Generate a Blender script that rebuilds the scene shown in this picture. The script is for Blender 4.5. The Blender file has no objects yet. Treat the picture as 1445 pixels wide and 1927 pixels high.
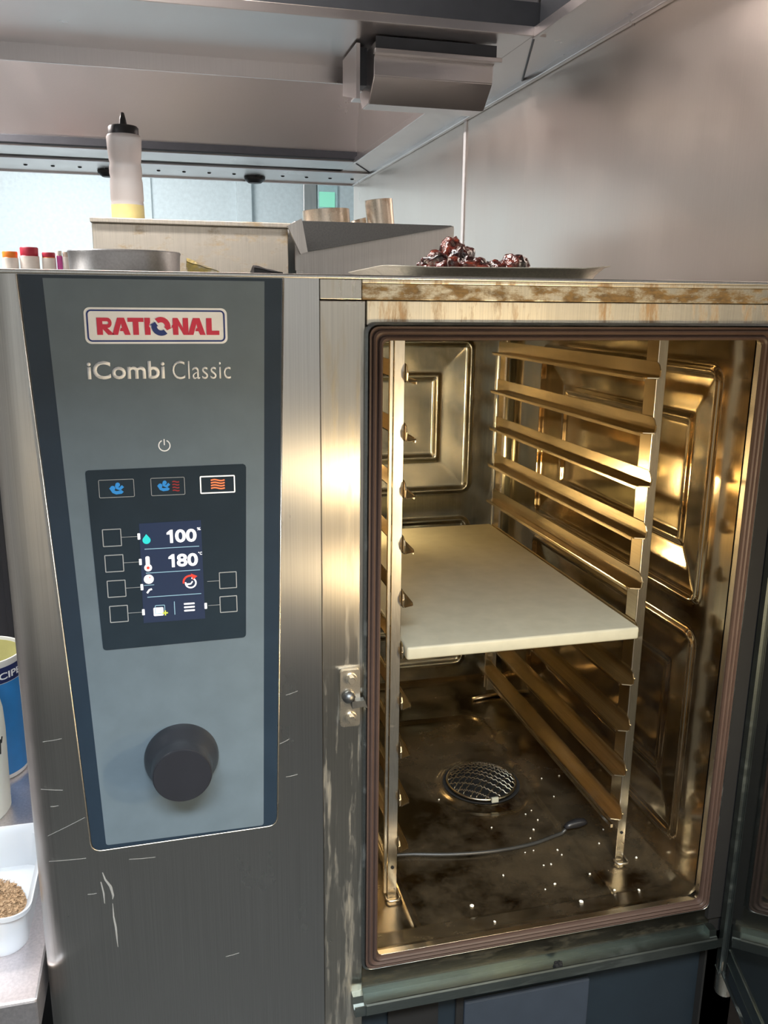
import bpy, bmesh, math, random
from mathutils import Vector, Matrix, noise
random.seed(7)
PI = math.pi
sc = bpy.context.scene
COL = sc.collection
H = 1.55                      # camera (eye) height; geometry below is written relative to it

# ------------------------------------------------------------------ camera
def rot_from(a, b, c):
    Rx = Matrix(((1,0,0),(0,math.cos(a),-math.sin(a)),(0,math.sin(a),math.cos(a))))
    Ry = Matrix(((math.cos(b),0,math.sin(b)),(0,1,0),(-math.sin(b),0,math.cos(b))))
    Rz = Matrix(((math.cos(c),-math.sin(c),0),(math.sin(c),math.cos(c),0),(0,0,1)))
    return Rz @ Rx @ Ry
R = rot_from(0.24305794, -0.24788599, 0.01066688)
W2 = Matrix(((1,0,0),(0,0,-1),(0,1,0)))           # world (x, depth, up) -> (x, down, depth)
M3 = R @ W2
right, up, back = M3[0].copy(), -M3[1].copy(), -M3[2].copy()
cam_d = bpy.data.cameras.new('camera'); cam = bpy.data.objects.new('camera', cam_d); COL.objects.link(cam)
cam.matrix_world = Matrix(((right.x, up.x, back.x, 0), (right.y, up.y, back.y, 0), (right.z, up.z, back.z, H), (0,0,0,1)))
cam_d.sensor_fit = 'HORIZONTAL'; cam_d.sensor_width = 36.0; cam_d.lens = 36*1613.5/1445; cam_d.clip_start = 0.02
sc.camera = cam
sc.view_settings.view_transform = 'Standard'; sc.view_settings.look = 'None'
sc.view_settings.gamma = 1.0; sc.view_settings.use_curve_mapping = False
sc.view_settings.exposure = 0.0

# ------------------------------------------------------------------ world and lights
w = bpy.data.worlds.new('world'); sc.world = w; w.use_nodes = True
w.node_tree.nodes['Background'].inputs[0].default_value = (0.75, 0.80, 0.86, 1)
w.node_tree.nodes['Background'].inputs[1].default_value = 0.12

def area(name, loc, target, size, power, color=(1,1,1), size_y=None, spread=PI):
    d = bpy.data.lights.new(name, 'AREA'); d.energy = power; d.color = color
    d.shape = 'RECTANGLE'; d.size = size; d.size_y = size_y or size; d.spread = spread
    o = bpy.data.objects.new(name, d); COL.objects.link(o)
    o.location = (loc[0], loc[1], loc[2]+H)
    v = Vector((target[0]-loc[0], target[1]-loc[1], target[2]-loc[2]))
    o.rotation_euler = v.to_track_quat('-Z', 'Y').to_euler()
    return o
area('ceiling_light_lamp', (-0.12, -0.64, 0.985), (-0.12, -0.64, 0), 1.1, 95, (0.84, 0.93, 1.0), 0.36)
area('ceiling_light_lamp', (-1.3, 1.4, 0.98), (-1.3, 1.4, 0), 0.3, 26, (0.93, 0.97, 1.0), 1.2)
area('ceiling_light_lamp', (-0.6, 4.7, 0.98), (-0.6, 5.2, -0.3), 1.2, 70, (0.93, 0.98, 1.0), 0.4)
area('hood_bay_lamp', (-0.9, 2.6, 0.90), (-0.7, 2.6, 0), 0.8, 50, (1.0, 0.90, 0.86), 0.15)
area('hood_bay_lamp', (-0.3, 1.25, 0.95), (-0.3, 1.25, 0), 0.9, 24, (1.0, 0.91, 0.84), 0.15)
# the oven's own lamp in the open door
DA = math.radians(-18)
DU = Vector((math.sin(DA), -math.cos(DA), 0))                 # hinge -> free edge
DN = Vector((-math.cos(DA), -math.sin(DA), 0))                # inner face normal (towards the cavity side)
HINGE = Vector((0.668, 0.812, 0))
lp = HINGE + DU*0.46 + DN*0.024
area('oven_door_lamp', (lp.x, lp.y, -0.282), (0.30, 1.0, -0.27), 0.018, 3.0, (1.0, 0.76, 0.44), 0.04)
area('oven_cavity_lamp', (0.228, 1.475, -0.35), (0.63, 1.15, -0.26), 0.035, 2.4, (1.0, 0.70, 0.32), 0.035)
area('oven_door_lamp', (lp.x, lp.y, -0.45), (0.20, 0.95, -0.44), 0.018, 1.3, (1.0, 0.76, 0.44), 0.05)

# ------------------------------------------------------------------ materials
def nt(name):
    m = bpy.data.materials.new(name); m.use_nodes = True
    t = m.node_tree; b = t.nodes['Principled BSDF']
    return m, t, b
def N(t, typ, **kw):
    n = t.nodes.new(typ)
    for k, v in kw.items(): setattr(n, k, v)
    return n
def coords(t, scale):
    g = N(t, 'ShaderNodeNewGeometry'); mp = N(t, 'ShaderNodeMapping'); mp.inputs['Scale'].default_value = scale
    t.links.new(g.outputs['Position'], mp.inputs['Vector']); return mp.outputs[0]
def noise_n(t, scale, s=1.0, detail=4, rough=0.55):
    n = N(t, 'ShaderNodeTexNoise'); n.inputs['Scale'].default_value = s; n.inputs['Detail'].default_value = detail
    n.inputs['Roughness'].default_value = rough; t.links.new(coords(t, scale), n.inputs['Vector']); return n.outputs['Fac']
def ramp(t, fac, stops):
    r = N(t, 'ShaderNodeValToRGB'); e = r.color_ramp.elements
    while len(e) < len(stops): e.new(0.5)
    for i, (p, c) in enumerate(stops):
        e[i].position = p; e[i].color = c if len(c) == 4 else (*c, 1)
    t.links.new(fac, r.inputs['Fac']); return r.outputs['Color']
def mixc(t, fac, a, b):
    m = N(t, 'ShaderNodeMix', data_type='RGBA')
    if isinstance(fac, float): m.inputs[0].default_value = fac
    else: t.links.new(fac, m.inputs[0])
    for s, v in ((m.inputs[6], a), (m.inputs[7], b)):
        if isinstance(v, tuple): s.default_value = (*v, 1) if len(v) == 3 else v
        else: t.links.new(v, s)
    return m.outputs[2]
def g(v): return (v, v, v)

def plain(name, col, rough=0.5, metal=0.0, **kw):
    m, t, b = nt(name)
    n = noise_n(t, (40,40,40), 1.0, 3)
    c = ramp(t, n, [(0.3, tuple(x*0.93 for x in col)), (0.7, tuple(min(1, x*1.05) for x in col))])
    t.links.new(c, b.inputs['Base Color'])
    b.inputs['Roughness'].default_value = rough; b.inputs['Metallic'].default_value = metal
    for k, v in kw.items(): b.inputs[k.replace('_', ' ')].default_value = v
    return m
def steel(name, col=(0.58,0.57,0.55), rough=0.3, grain=(900,900,6), bump=0.12, smudge=0.12, aniso=0.0,
          dirt=None, dirt_col=(0.22,0.13,0.05), dirt_scale=(14,14,14), dirt_range=(0.55,0.68), warp=0.0, gv=0.09):
    m, t, b = nt(name)
    gr = noise_n(t, grain, 1.0, 2)
    sm = noise_n(t, (7,7,4), 1.0, 5, 0.6)
    rr = N(t, 'ShaderNodeMapRange'); t.links.new(sm, rr.inputs[0])
    rr.inputs[1].default_value = 0.3; rr.inputs[2].default_value = 0.7
    rr.inputs[3].default_value = max(0.03, rough-smudge); rr.inputs[4].default_value = rough+smudge
    col_o = ramp(t, gr, [(0.3, tuple(c*(1-gv) for c in col)), (0.7, tuple(min(1,c*(1+gv)) for c in col))])
    b.inputs['Metallic'].default_value = 1.0
    rough_o = rr.outputs[0]
    if dirt:
        dn = noise_n(t, dirt_scale, 1.0, 8, 0.68)
        f = ramp(t, dn, [(dirt_range[0], g(0)), (dirt_range[1], g(dirt))])
        dv = noise_n(t, tuple(s*4 for s in dirt_scale), 1.0, 4)
        dc = ramp(t, dv, [(0.3, tuple(c*0.45 for c in dirt_col)), (0.65, tuple(min(1,c*1.5) for c in dirt_col))])
        col_o = mixc(t, f, col_o, dc)
        inv = N(t, 'ShaderNodeMath', operation='MULTIPLY_ADD'); t.links.new(f, inv.inputs[0]); inv.inputs[1].default_value = -0.85; inv.inputs[2].default_value = 1.0
        t.links.new(inv.outputs[0], b.inputs['Metallic'])
        ad = N(t, 'ShaderNodeMath', operation='MULTIPLY_ADD'); t.links.new(f, ad.inputs[0]); ad.inputs[1].default_value = 0.25; t.links.new(rough_o, ad.inputs[2])
        rough_o = ad.outputs[0]
    t.links.new(col_o, b.inputs['Base Color']); t.links.new(rough_o, b.inputs['Roughness'])
    bp = N(t, 'ShaderNodeBump'); bp.inputs['Strength'].default_value = bump; bp.inputs['Distance'].default_value = 0.0004
    t.links.new(gr, bp.inputs['Height'])
    last = bp
    if warp:
        wn = noise_n(t, (9,9,9), 1.0, 1)
        b2 = N(t, 'ShaderNodeBump'); b2.inputs['Strength'].default_value = 1.0; b2.inputs['Distance'].default_value = warp
        t.links.new(wn, b2.inputs['Height']); t.links.new(bp.outputs[0], b2.inputs['Normal']); last = b2
    t.links.new(last.outputs[0], b.inputs['Normal'])
    if aniso:
        b.inputs['Anisotropic'].default_value = aniso
        cv = N(t, 'ShaderNodeCombineXYZ'); cv.inputs[0].default_value = 1.0; cv.inputs[2].default_value = 0.0
        t.links.new(cv.outputs[0], b.inputs['Tangent'])
    return m
def emit(name, col, s, base=(0.02,0.02,0.02)):
    m, t, b = nt(name)
    b.inputs['Base Color'].default_value = (*base, 1); b.inputs['Specular IOR Level'].default_value = 0.15
    n = noise_n(t, (300,300,300)); c = ramp(t, n, [(0.0, tuple(x*0.96 for x in col)), (1.0, col)])
    t.links.new(c, b.inputs['Emission Color']); b.inputs['Emission Strength'].default_value = s
    return m

M = {}
M['front'] = steel('brushed_front_steel', (0.52,0.51,0.49), 0.30, (1400,1400,5), 0.05, 0.04, aniso=0.9)
M['pillar'] = steel('worn_pillar_steel', (0.58,0.54,0.47), 0.30, (1400,1400,5), 0.04, 0.04, aniso=0.93, dirt=0.45, dirt_col=(0.30,0.25,0.15), dirt_scale=(90,90,10), dirt_range=(0.52,0.68))
M['rust_trim'] = steel('grease_stained_trim', (0.60,0.56,0.45), 0.42, (1200,1200,8), 0.05, 0.06, dirt=0.95, dirt_col=(0.16,0.095,0.028), dirt_scale=(34,34,80), dirt_range=(0.42,0.55))
M['lintel'] = steel('streaked_lintel', (0.74,0.69,0.57), 0.45, (1200,1200,8), 0.05, 0.06, dirt=0.8, dirt_col=(0.26,0.15,0.06), dirt_scale=(46,46,9), dirt_range=(0.53,0.63))
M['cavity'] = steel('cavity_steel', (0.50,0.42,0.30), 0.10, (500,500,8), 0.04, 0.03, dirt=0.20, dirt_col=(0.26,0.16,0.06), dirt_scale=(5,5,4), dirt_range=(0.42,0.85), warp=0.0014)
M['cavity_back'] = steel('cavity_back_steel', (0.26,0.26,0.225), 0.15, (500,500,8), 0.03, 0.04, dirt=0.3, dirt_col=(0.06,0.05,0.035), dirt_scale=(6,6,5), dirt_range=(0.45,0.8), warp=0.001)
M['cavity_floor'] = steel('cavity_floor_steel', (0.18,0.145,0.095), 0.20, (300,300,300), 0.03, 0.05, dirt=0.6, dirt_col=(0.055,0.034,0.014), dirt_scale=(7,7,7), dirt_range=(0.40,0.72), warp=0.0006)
M['rack'] = steel('rack_steel', (0.66,0.62,0.54), 0.24, (700,60,60), 0.05, 0.04, dirt=0.35, dirt_col=(0.22,0.13,0.05), dirt_scale=(14,14,30), dirt_range=(0.60,0.75))
M['rail'] = steel('rail_steel', (0.72,0.60,0.42), 0.19, (900,8,900), 0.06, 0.03, dirt=0.12, dirt_col=(0.20,0.11,0.035), dirt_scale=(10,4,10), dirt_range=(0.55,0.75))
M['wall_steel'] = steel('wall_cladding_steel', (0.71,0.63,0.57), 0.30, (1200,1200,2), 0.0, 0.03, dirt=0.10, dirt_col=(0.40,0.36,0.32), dirt_scale=(3,3,1.5), dirt_range=(0.45,0.7), warp=0.0006, gv=0.02)
M['hood'] = steel('hood_steel', (0.66,0.625,0.62), 0.30, (1500,1500,1), 0.0, 0.03, gv=0.03)
M['hood_dark'] = plain('hood_grease_filter', (0.06,0.065,0.075), 0.5, 0.6)
M['app'] = steel('stained_appliance_steel', (0.72,0.68,0.60), 0.5, (500,500,8), 0.03, 0.06, dirt=0.85, dirt_col=(0.30,0.22,0.11), dirt_scale=(13,13,28), dirt_range=(0.53,0.64))
M['app_clean'] = steel('appliance_steel', (0.60,0.59,0.57), 0.38, (500,500,6), 0.05, 0.06)
M['wedge'] = steel('dull_shaded_plate', (0.17,0.175,0.175), 0.45, (300,300,300), 0.05, 0.08)  # grey darkened to carry the shade on the down-facing sloping plate
M['counter'] = steel('counter_steel', (0.78,0.73,0.74), 0.36, (300,300,300), 0.03, 0.04)
M['pan'] = steel('tin_steel', (0.55,0.55,0.56), 0.40, (400,400,400), 0.05, 0.04)
M['tray'] = steel('worn_tray_steel', (0.74,0.71,0.62), 0.5, (300,300,300), 0.05, 0.08, dirt=0.5, dirt_col=(0.16,0.12,0.07), dirt_scale=(22,22,22), dirt_range=(0.55,0.7))
M['mould'] = steel('browned_mould_steel', (0.62,0.54,0.44), 0.28, (300,300,300), 0.05, 0.06, dirt=0.5, dirt_col=(0.3,0.18,0.09), dirt_scale=(25,25,25))
M['bolt'] = steel('bolt_steel', (0.66,0.60,0.50), 0.3, (900,900,900), 0.1, 0.06)
M['wire'] = steel('wire_steel', (0.42,0.38,0.30), 0.3, (900,900,900), 0.1, 0.06)
M['lip'] = steel('drip_channel_steel', (0.19,0.22,0.21), 0.40, (60,1200,1200), 0.05, 0.05, dirt=0.35, dirt_col=(0.04,0.04,0.03), dirt_scale=(12,12,60), dirt_range=(0.5,0.75))
M['band'] = steel('greasy_band', (0.11,0.10,0.08), 0.42, (60,900,900), 0.05, 0.08, dirt=0.6, dirt_col=(0.07,0.055,0.02), dirt_scale=(24,24,60), dirt_range=(0.5,0.72))
M['black'] = plain('black_plastic', (0.012,0.012,0.014), 0.4)
M['void'] = plain('matt_black', (0.006,0.006,0.006), 0.9)
M['rubber'] = plain('brown_rubber', (0.066,0.042,0.034), 0.5, Specular_IOR_Level=0.3)
M['baffle'] = steel('baffle_steel', (0.74,0.60,0.38), 0.42, (500,500,8), 0.03, 0.05, dirt=0.25, dirt_col=(0.3,0.18,0.06), dirt_scale=(6,6,5), dirt_range=(0.45,0.8))
M['rim_dark'] = steel('gasket_frame_steel', (0.26,0.28,0.28), 0.35, (300,300,300), 0.05, 0.06, dirt=0.5, dirt_col=(0.06,0.055,0.045), dirt_scale=(20,20,20))
M['fascia'] = plain('blue_grey_fascia', (0.014,0.022,0.030), 0.5, Specular_IOR_Level=0.3)
M['fascia2'] = plain('grey_cover_plastic', (0.036,0.046,0.062), 0.5, Specular_IOR_Level=0.3)
M['glass_dark'] = plain('dark_panel_glass', (0.018,0.030,0.046), 0.2, Specular_IOR_Level=0.35)
M['panel_grey'] = plain('grey_panel_film', (0.115,0.15,0.175), 0.38)
M['screen_surround'] = plain('screen_surround_film', (0.018,0.028,0.038), 0.25, Specular_IOR_Level=0.2)
M['lcd'] = emit('lcd_screen', (0.006,0.022,0.070), 1.0)
M['white_print'] = plain('white_print', (0.88,0.89,0.89), 0.4)
M['grey_print'] = plain('grey_print', (0.34,0.35,0.35), 0.4)
M['red_print'] = plain('red_print', (0.62,0.03,0.07), 0.4)
M['blue_print'] = plain('blue_print', (0.02,0.04,0.20), 0.4)
M['lit_white'] = emit('lit_white', (1.0,0.97,0.95), 1.6)
M['lit_ivory'] = emit('lit_button_border', (1.0,0.93,0.82), 1.5)
M['lit_cyan'] = emit('lit_cyan', (0.02,0.75,0.70), 1.1)
M['lit_blue'] = emit('lit_blue_symbol', (0.03,0.32,0.75), 0.8)
M['lit_red'] = emit('lit_red', (0.95,0.06,0.03), 1.1)
M['lit_darkred'] = emit('dim_red_symbol', (0.35,0.02,0.02), 0.9)
M['lit_orange'] = emit('lit_orange', (1.0,0.22,0.07), 1.3)
M['lit_line'] = emit('lit_line', (0.40,0.65,0.75), 1.0)
M['lit_yellow'] = emit('lit_yellow', (0.75,0.8,0.1), 1.1)
M['dial'] = plain('anthracite_dial', (0.020,0.021,0.025), 0.30, Specular_IOR_Level=0.4)
M['dial_face'] = plain('anthracite_dial_face', (0.017,0.018,0.023), 0.55, Specular_IOR_Level=0.25)
M['board'] = plain('cream_board', (0.42,0.42,0.345), 0.5)
M['cable'] = plain('dark_cable', (0.035,0.035,0.033), 0.35)
M['crumb'] = plain('white_crumb', (0.80,0.78,0.70), 0.6)
M['pale_wall'] = plain('pale_wall', (0.70,0.77,0.79), 0.6)
M['room_wall'] = plain('room_wall', (0.40,0.38,0.35), 0.7)
M['ceiling'] = plain('ceiling_tile', (0.70,0.70,0.70), 0.8)
M['lamp'] = emit('light_diffuser', (0.95,0.98,1.0), 5.0, (0.8,0.8,0.8))
M['door_lamp'] = emit('warm_lamp_lens', (1.0,0.68,0.30), 6.0, (0.8,0.6,0.4))
M['oil'] = plain('pale_yellow_oil', (0.80,0.70,0.32), 0.3)
M['seed'] = plain('brown_seasoning', (0.34,0.22,0.12), 0.7)
M['salt'] = plain('pale_seasoning', (0.80,0.76,0.66), 0.7)
M['orange'] = plain('orange_lid', (0.85,0.25,0.03), 0.4)
M['red_lid'] = plain('red_label', (0.45,0.03,0.06), 0.4)
M['white_label'] = plain('white_label', (0.82,0.80,0.74), 0.5)
M['clear_jar'] = plain('cloudy_jar', (0.62,0.52,0.44), 0.3)
M['pink'] = plain('pink_label', (0.72,0.12,0.45), 0.5)
M['blue_label'] = plain('blue_label', (0.02,0.20,0.52), 0.4)
M['navy_label'] = plain('navy_label', (0.01,0.02,0.10), 0.4)
M['tin_white'] = plain('white_tin_plastic', (0.80,0.80,0.76), 0.4)
M['yellow'] = plain('yellow_inside', (0.62,0.58,0.24), 0.5)
M['ink'] = plain('marker_ink', (0.01,0.01,0.01), 0.5)
M['foil'] = steel('foil', (0.62,0.56,0.42), 0.3, (300,300,300), 0.1, 0.1, dirt=0.8, dirt_col=(0.40,0.30,0.04), dirt_scale=(40,40,40), dirt_range=(0.45,0.55))
m, t, b = nt('tile_floor')
br = N(t, 'ShaderNodeTexBrick'); br.inputs['Scale'].default_value = 5; br.offset = 0.0
br.inputs['Color1'].default_value = (0.050,0.052,0.050,1); br.inputs['Color2'].default_value = (0.058,0.060,0.057,1); br.inputs['Mortar'].default_value = (0.03,0.03,0.03,1)
t.links.new(coords(t, (1,1,1)), br.inputs['Vector']); t.links.new(br.outputs['Color'], b.inputs['Base Color']); b.inputs['Roughness'].default_value = 0.45
M['floor'] = m
def translucent(name, col, rough, trans, sss=0.0):
    m, t, b = nt(name)
    n = noise_n(t, (20,20,20)); c = ramp(t, n, [(0.2, tuple(x*0.96 for x in col)), (0.8, col)])
    t.links.new(c, b.inputs['Base Color']); b.inputs['Roughness'].default_value = rough
    b.inputs['Transmission Weight'].default_value = trans; b.inputs['IOR'].default_value = 1.2
    return m
M['bottle'] = translucent('milky_bottle_plastic', (0.88,0.82,0.80), 0.4, 0.45)
M['tub_plastic'] = translucent('frosted_tub_plastic', (0.85,0.89,0.93), 0.3, 0.55)
M['jug'] = translucent('milky_jug_plastic', (0.84,0.84,0.76), 0.45, 0.3)
# transparent reflective glass of the door
m, t, b = nt('door_glass')
b.inputs['Base Color'].default_value = (0.02,0.024,0.024,1); b.inputs['Roughness'].default_value = 0.04; b.inputs['IOR'].default_value = 2.1
n = noise_n(t, (30,30,10), 1, 6, 0.7); c = ramp(t, n, [(0.45, g(0.03)), (0.75, g(0.16))]); t.links.new(c, b.inputs['Roughness'])
M['door_glass'] = m
# glazed meat
m, t, b = nt('glazed_meat')
n = noise_n(t, (60,60,60), 1, 5, 0.6); c = ramp(t, n, [(0.40, (0.010,0.005,0.005)), (0.54, (0.08,0.012,0.009)), (0.68, (0.26,0.045,0.02))])
t.links.new(c, b.inputs['Base Color']); b.inputs['Roughness'].default_value = 0.14; b.inputs['Coat Weight'].default_value = 0.8
bp = N(t, 'ShaderNodeBump'); bp.inputs['Strength'].default_value = 0.5; bp.inputs['Distance'].default_value = 0.0015
t.links.new(noise_n(t, (190,190,190), 1, 3), bp.inputs['Height']); t.links.new(bp.outputs[0], b.inputs['Normal'])
M['meat'] = m

# ------------------------------------------------------------------ mesh helpers
ORG = {}
def finish(me, name, mat, parent=None, org=None, smooth=False, mats=None, keep=False):
    if isinstance(me, bmesh.types.BMesh):
        bm = me; me = bpy.data.meshes.new(name)
        if not keep: bmesh.ops.recalc_face_normals(bm, faces=bm.faces)
        bm.to_mesh(me); bm.free()
    if parent is not None: org = ORG[parent.name]
    elif org is None: org = Vector((0,0,0))
    org = Vector(org)
    me.transform(Matrix.Translation(-org))
    me.materials.clear(); me.materials.append(M[mat])
    for x in (mats or []): me.materials.append(M[x])
    if smooth:
        me.polygons.foreach_set('use_smooth', [True]*len(me.polygons))
        if smooth is not True: me.set_sharp_from_angle(angle=math.radians(smooth))
    me.update()
    o = bpy.data.objects.new(name, me); COL.objects.link(o)
    if parent is not None: o.parent = parent; ORG[o.name] = org
    else: o.location = (org.x, org.y, org.z+H); ORG[o.name] = org
    return o
def thing(name, label, cat, org, group=None):
    o = bpy.data.objects.new(name, None); COL.objects.link(o); o.empty_display_size = 0.05
    o.location = (org[0], org[1], org[2]+H); ORG[o.name] = Vector(org)
    return tag(o, label, cat, group)
def tag(o, label, cat, group=None, kind=None):
    o['label'] = label; o['category'] = cat
    if group: o['group'] = group
    if kind: o['kind'] = kind
    return o
def struct(name, bm, mat, org=(0,0,0), smooth=False):
    o = finish(bm, name, mat, None, org, smooth); o['kind'] = 'structure'; return o
def NB(): return bmesh.new()
def box(bm, x0, x1, y0, y1, z0, z1, bev=0.0, seg=2):
    r = bmesh.ops.create_cube(bm, size=1.0); vs = r['verts']
    for v in vs: v.co = Vector(((x0+x1)/2 + v.co.x*(x1-x0), (y0+y1)/2 + v.co.y*(y1-y0), (z0+z1)/2 + v.co.z*(z1-z0)))
    if bev:
        es = list({e for v in vs for e in v.link_edges})
        bmesh.ops.bevel(bm, geom=es, offset=bev, segments=seg, profile=0.5, affect='EDGES')
    return bm
def bx(*a, **k): return box(NB(), *a, **k)
def prism(bm, pts, axis, a, c):
    """extrude a closed 2D polygon along an axis; pts are the other two coordinates in xyz order"""
    def P(p, h):
        if axis == 'x': return (h, p[0], p[1])
        if axis == 'y': return (p[0], h, p[1])
        return (p[0], p[1], h)
    A = [bm.verts.new(P(p, a)) for p in pts]; B = [bm.verts.new(P(p, c)) for p in pts]
    n = len(pts)
    bm.faces.new(A); bm.faces.new(list(reversed(B)))
    for i in range(n): bm.faces.new((A[i], B[i], B[(i+1) % n], A[(i+1) % n]))
    return bm
def lathe(bm, prof, c=(0,0,0), axis='z', seg=40, tilt=None):
    rings = []
    for r, h in prof:
        ring = []
        for i in range(seg):
            a = 2*PI*i/seg
            if axis == 'z': p = Vector((r*math.cos(a), r*math.sin(a), h))
            elif axis == 'y': p = Vector((r*math.cos(a), h, r*math.sin(a)))
            else: p = Vector((h, r*math.cos(a), r*math.sin(a)))
            if tilt: p = tilt @ p
            ring.append(bm.verts.new(p + Vector(c)))
        rings.append(ring)
    for k in range(len(rings)-1):
        for i in range(seg):
            j = (i+1) % seg
            bm.faces.new((rings[k][i], rings[k][j], rings[k+1][j], rings[k+1][i]))
    if prof[0][0] > 1e-6: bm.faces.new(rings[0])
    if prof[-1][0] > 1e-6: bm.faces.new(list(reversed(rings[-1])))
    bmesh.ops.remove_doubles(bm, verts=[v for r in (rings[0], rings[-1]) for v in r], dist=1e-7)
    return bm
def lathe_open(bm, prof, c=(0,0,0), seg=48, tilt=None):
    rings = []
    for r, h in prof:
        ring = []
        for i in range(seg):
            a = 2*PI*i/seg; p = Vector((r*math.cos(a), r*math.sin(a), h))
            if tilt: p = tilt @ p
            ring.append(bm.verts.new(p + Vector(c)))
        rings.append(ring)
    n = len(rings)
    for k in range(n):
        for i in range(seg):
            j = (i+1) % seg; k2 = (k+1) % n
            bm.faces.new((rings[k][i], rings[k][j], rings[k2][j], rings[k2][i]))
    return bm
def tube(bm, pts, r, seg=8, closed=False):
    pts = [Vector(p) for p in pts]; n = len(pts); rings = []
    up0 = Vector((0,0,1)); prev = None
    for i, p in enumerate(pts):
        if closed: d = (pts[(i+1) % n]-pts[i-1]).normalized()
        else: d = (pts[min(i+1, n-1)]-pts[max(i-1, 0)]).normalized()
        if prev is None:
            a = d.cross(up0)
            if a.length < 1e-3: a = d.cross(Vector((1,0,0)))
            a.normalize()
        else:
            a = prev - d*prev.dot(d); a.normalize()
        prev = a; b_ = d.cross(a)
        rr = r[i] if isinstance(r, (list, tuple)) else r
        rings.append([bm.verts.new(p + a*rr*math.cos(2*PI*k/seg) + b_*rr*math.sin(2*PI*k/seg)) for k in range(seg)])
    m_ = n if closed else n-1
    for i in range(m_):
        A, B = rings[i], rings[(i+1) % n]
        for k in range(seg): bm.faces.new((A[k], A[(k+1) % seg], B[(k+1) % seg], B[k]))
    if not closed: bm.faces.new(list(reversed(rings[0]))); bm.faces.new(rings[-1])
    return bm
def rr_pts(x0, x1, z0, z1, r, n=6):
    """rounded rectangle, counter-clockwise; r may be one radius or four (bl, br, tr, tl)"""
    if not isinstance(r, (tuple, list)): r = (r,)*4
    out = []
    for (cx, cz, a0, q) in ((x0, z0, PI, r[0]), (x1, z0, 1.5*PI, r[1]), (x1, z1, 0, r[2]), (x0, z1, 0.5*PI, r[3])):
        sx = 1 if cx == x0 else -1; sz = 1 if cz == z0 else -1
        if q <= 0: out.append((cx, cz)); continue
        for i in range(n+1):
            a = a0 + 0.5*PI*i/n; out.append((cx + sx*q + q*math.cos(a), cz + sz*q + q*math.sin(a)))
    return out
def curve_mesh(loops, depth=0.0, bevel=0.0):
    """2D filled outline (with holes) in local xy -> mesh"""
    cu = bpy.data.curves.new('tmp', 'CURVE'); cu.dimensions = '2D'; cu.fill_mode = 'BOTH'; cu.extrude = depth
    for L in loops:
        s = cu.splines.new('POLY'); s.points.add(len(L)-1); s.use_cyclic_u = True
        for i, p in enumerate(L): s.points[i].co = (p[0], p[1], 0, 1)
    o = bpy.data.objects.new('tmp', cu); COL.objects.link(o)
    me = bpy.data.meshes.new_from_object(o.evaluated_get(bpy.context.evaluated_depsgraph_get()))
    bpy.data.objects.remove(o); bpy.data.curves.remove(cu)
    return me
def text_mesh(s, weight=0.0, depth=0.0, spacing=1.0):
    cu = bpy.data.curves.new('tmp', 'FONT'); cu.body = s; cu.size = 1; cu.offset = weight; cu.space_character = spacing; cu.resolution_u = 4
    o = bpy.data.objects.new('tmp', cu); COL.objects.link(o)
    me = bpy.data.meshes.new_from_object(o.evaluated_get(bpy.context.evaluated_depsgraph_get()))
    bpy.data.objects.remove(o); bpy.data.curves.remove(cu)
    return me
def fit_front(me, x0, x1, z0, z1, y, th=0.0003):
    """put a flat xy mesh on a plane facing -Y, filling the box x0..x1, z0..z1"""
    xs = [v.co.x for v in me.vertices]; ys = [v.co.y for v in me.vertices]
    a, b_, c, d = min(xs), max(xs), min(ys), max(ys)
    for v in me.vertices:
        v.co = (x0 + (v.co.x-a)/(b_-a)*(x1-x0), y, z0 + (v.co.y-c)/(d-c)*(z1-z0))
    return solid(me, th)
def solid(me, th):
    bm = NB(); bm.from_mesh(me)
    bmesh.ops.recalc_face_normals(bm, faces=bm.faces)
    r = bmesh.ops.extrude_face_region(bm, geom=bm.faces[:])
    for v in [e for e in r['geom'] if isinstance(e, bmesh.types.BMVert)]: v.co.y += th
    bmesh.ops.recalc_face_normals(bm, faces=bm.faces)
    bm.to_mesh(me); bm.free(); return me
def flat(loops, y, th=0.0003):
    me = curve_mesh(loops)
    for v in me.vertices: v.co = (v.co.x, y, v.co.y)
    return solid(me, th)
def circ(cx, cz, r, n=32, a0=0, a1=2*PI):
    return [(cx + r*math.cos(a0+(a1-a0)*i/n), cz + r*math.sin(a0+(a1-a0)*i/n)) for i in range(n + (0 if abs(a1-a0-2*PI) < 1e-6 else 1))]
def inset_loop(x0, x1, z0, z1, r, wd): return [rr_pts(x0, x1, z0, z1, r), rr_pts(x0+wd, x1-wd, z0+wd, z1-wd, max(r-wd, 0.0001))]
def stroke(pts, wd):
    """a thick polyline as one closed outline"""
    L, Rr = [], []
    n = len(pts)
    for i, p in enumerate(pts):
        a = pts[max(i-1, 0)]; c = pts[min(i+1, n-1)]
        dx, dz = c[0]-a[0], c[1]-a[1]; l = math.hypot(dx, dz) or 1
        nx, nz = -dz/l*wd/2, dx/l*wd/2
        L.append((p[0]+nx, p[1]+nz)); Rr.append((p[0]-nx, p[1]-nz))
    return L + Rr[::-1]

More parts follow.
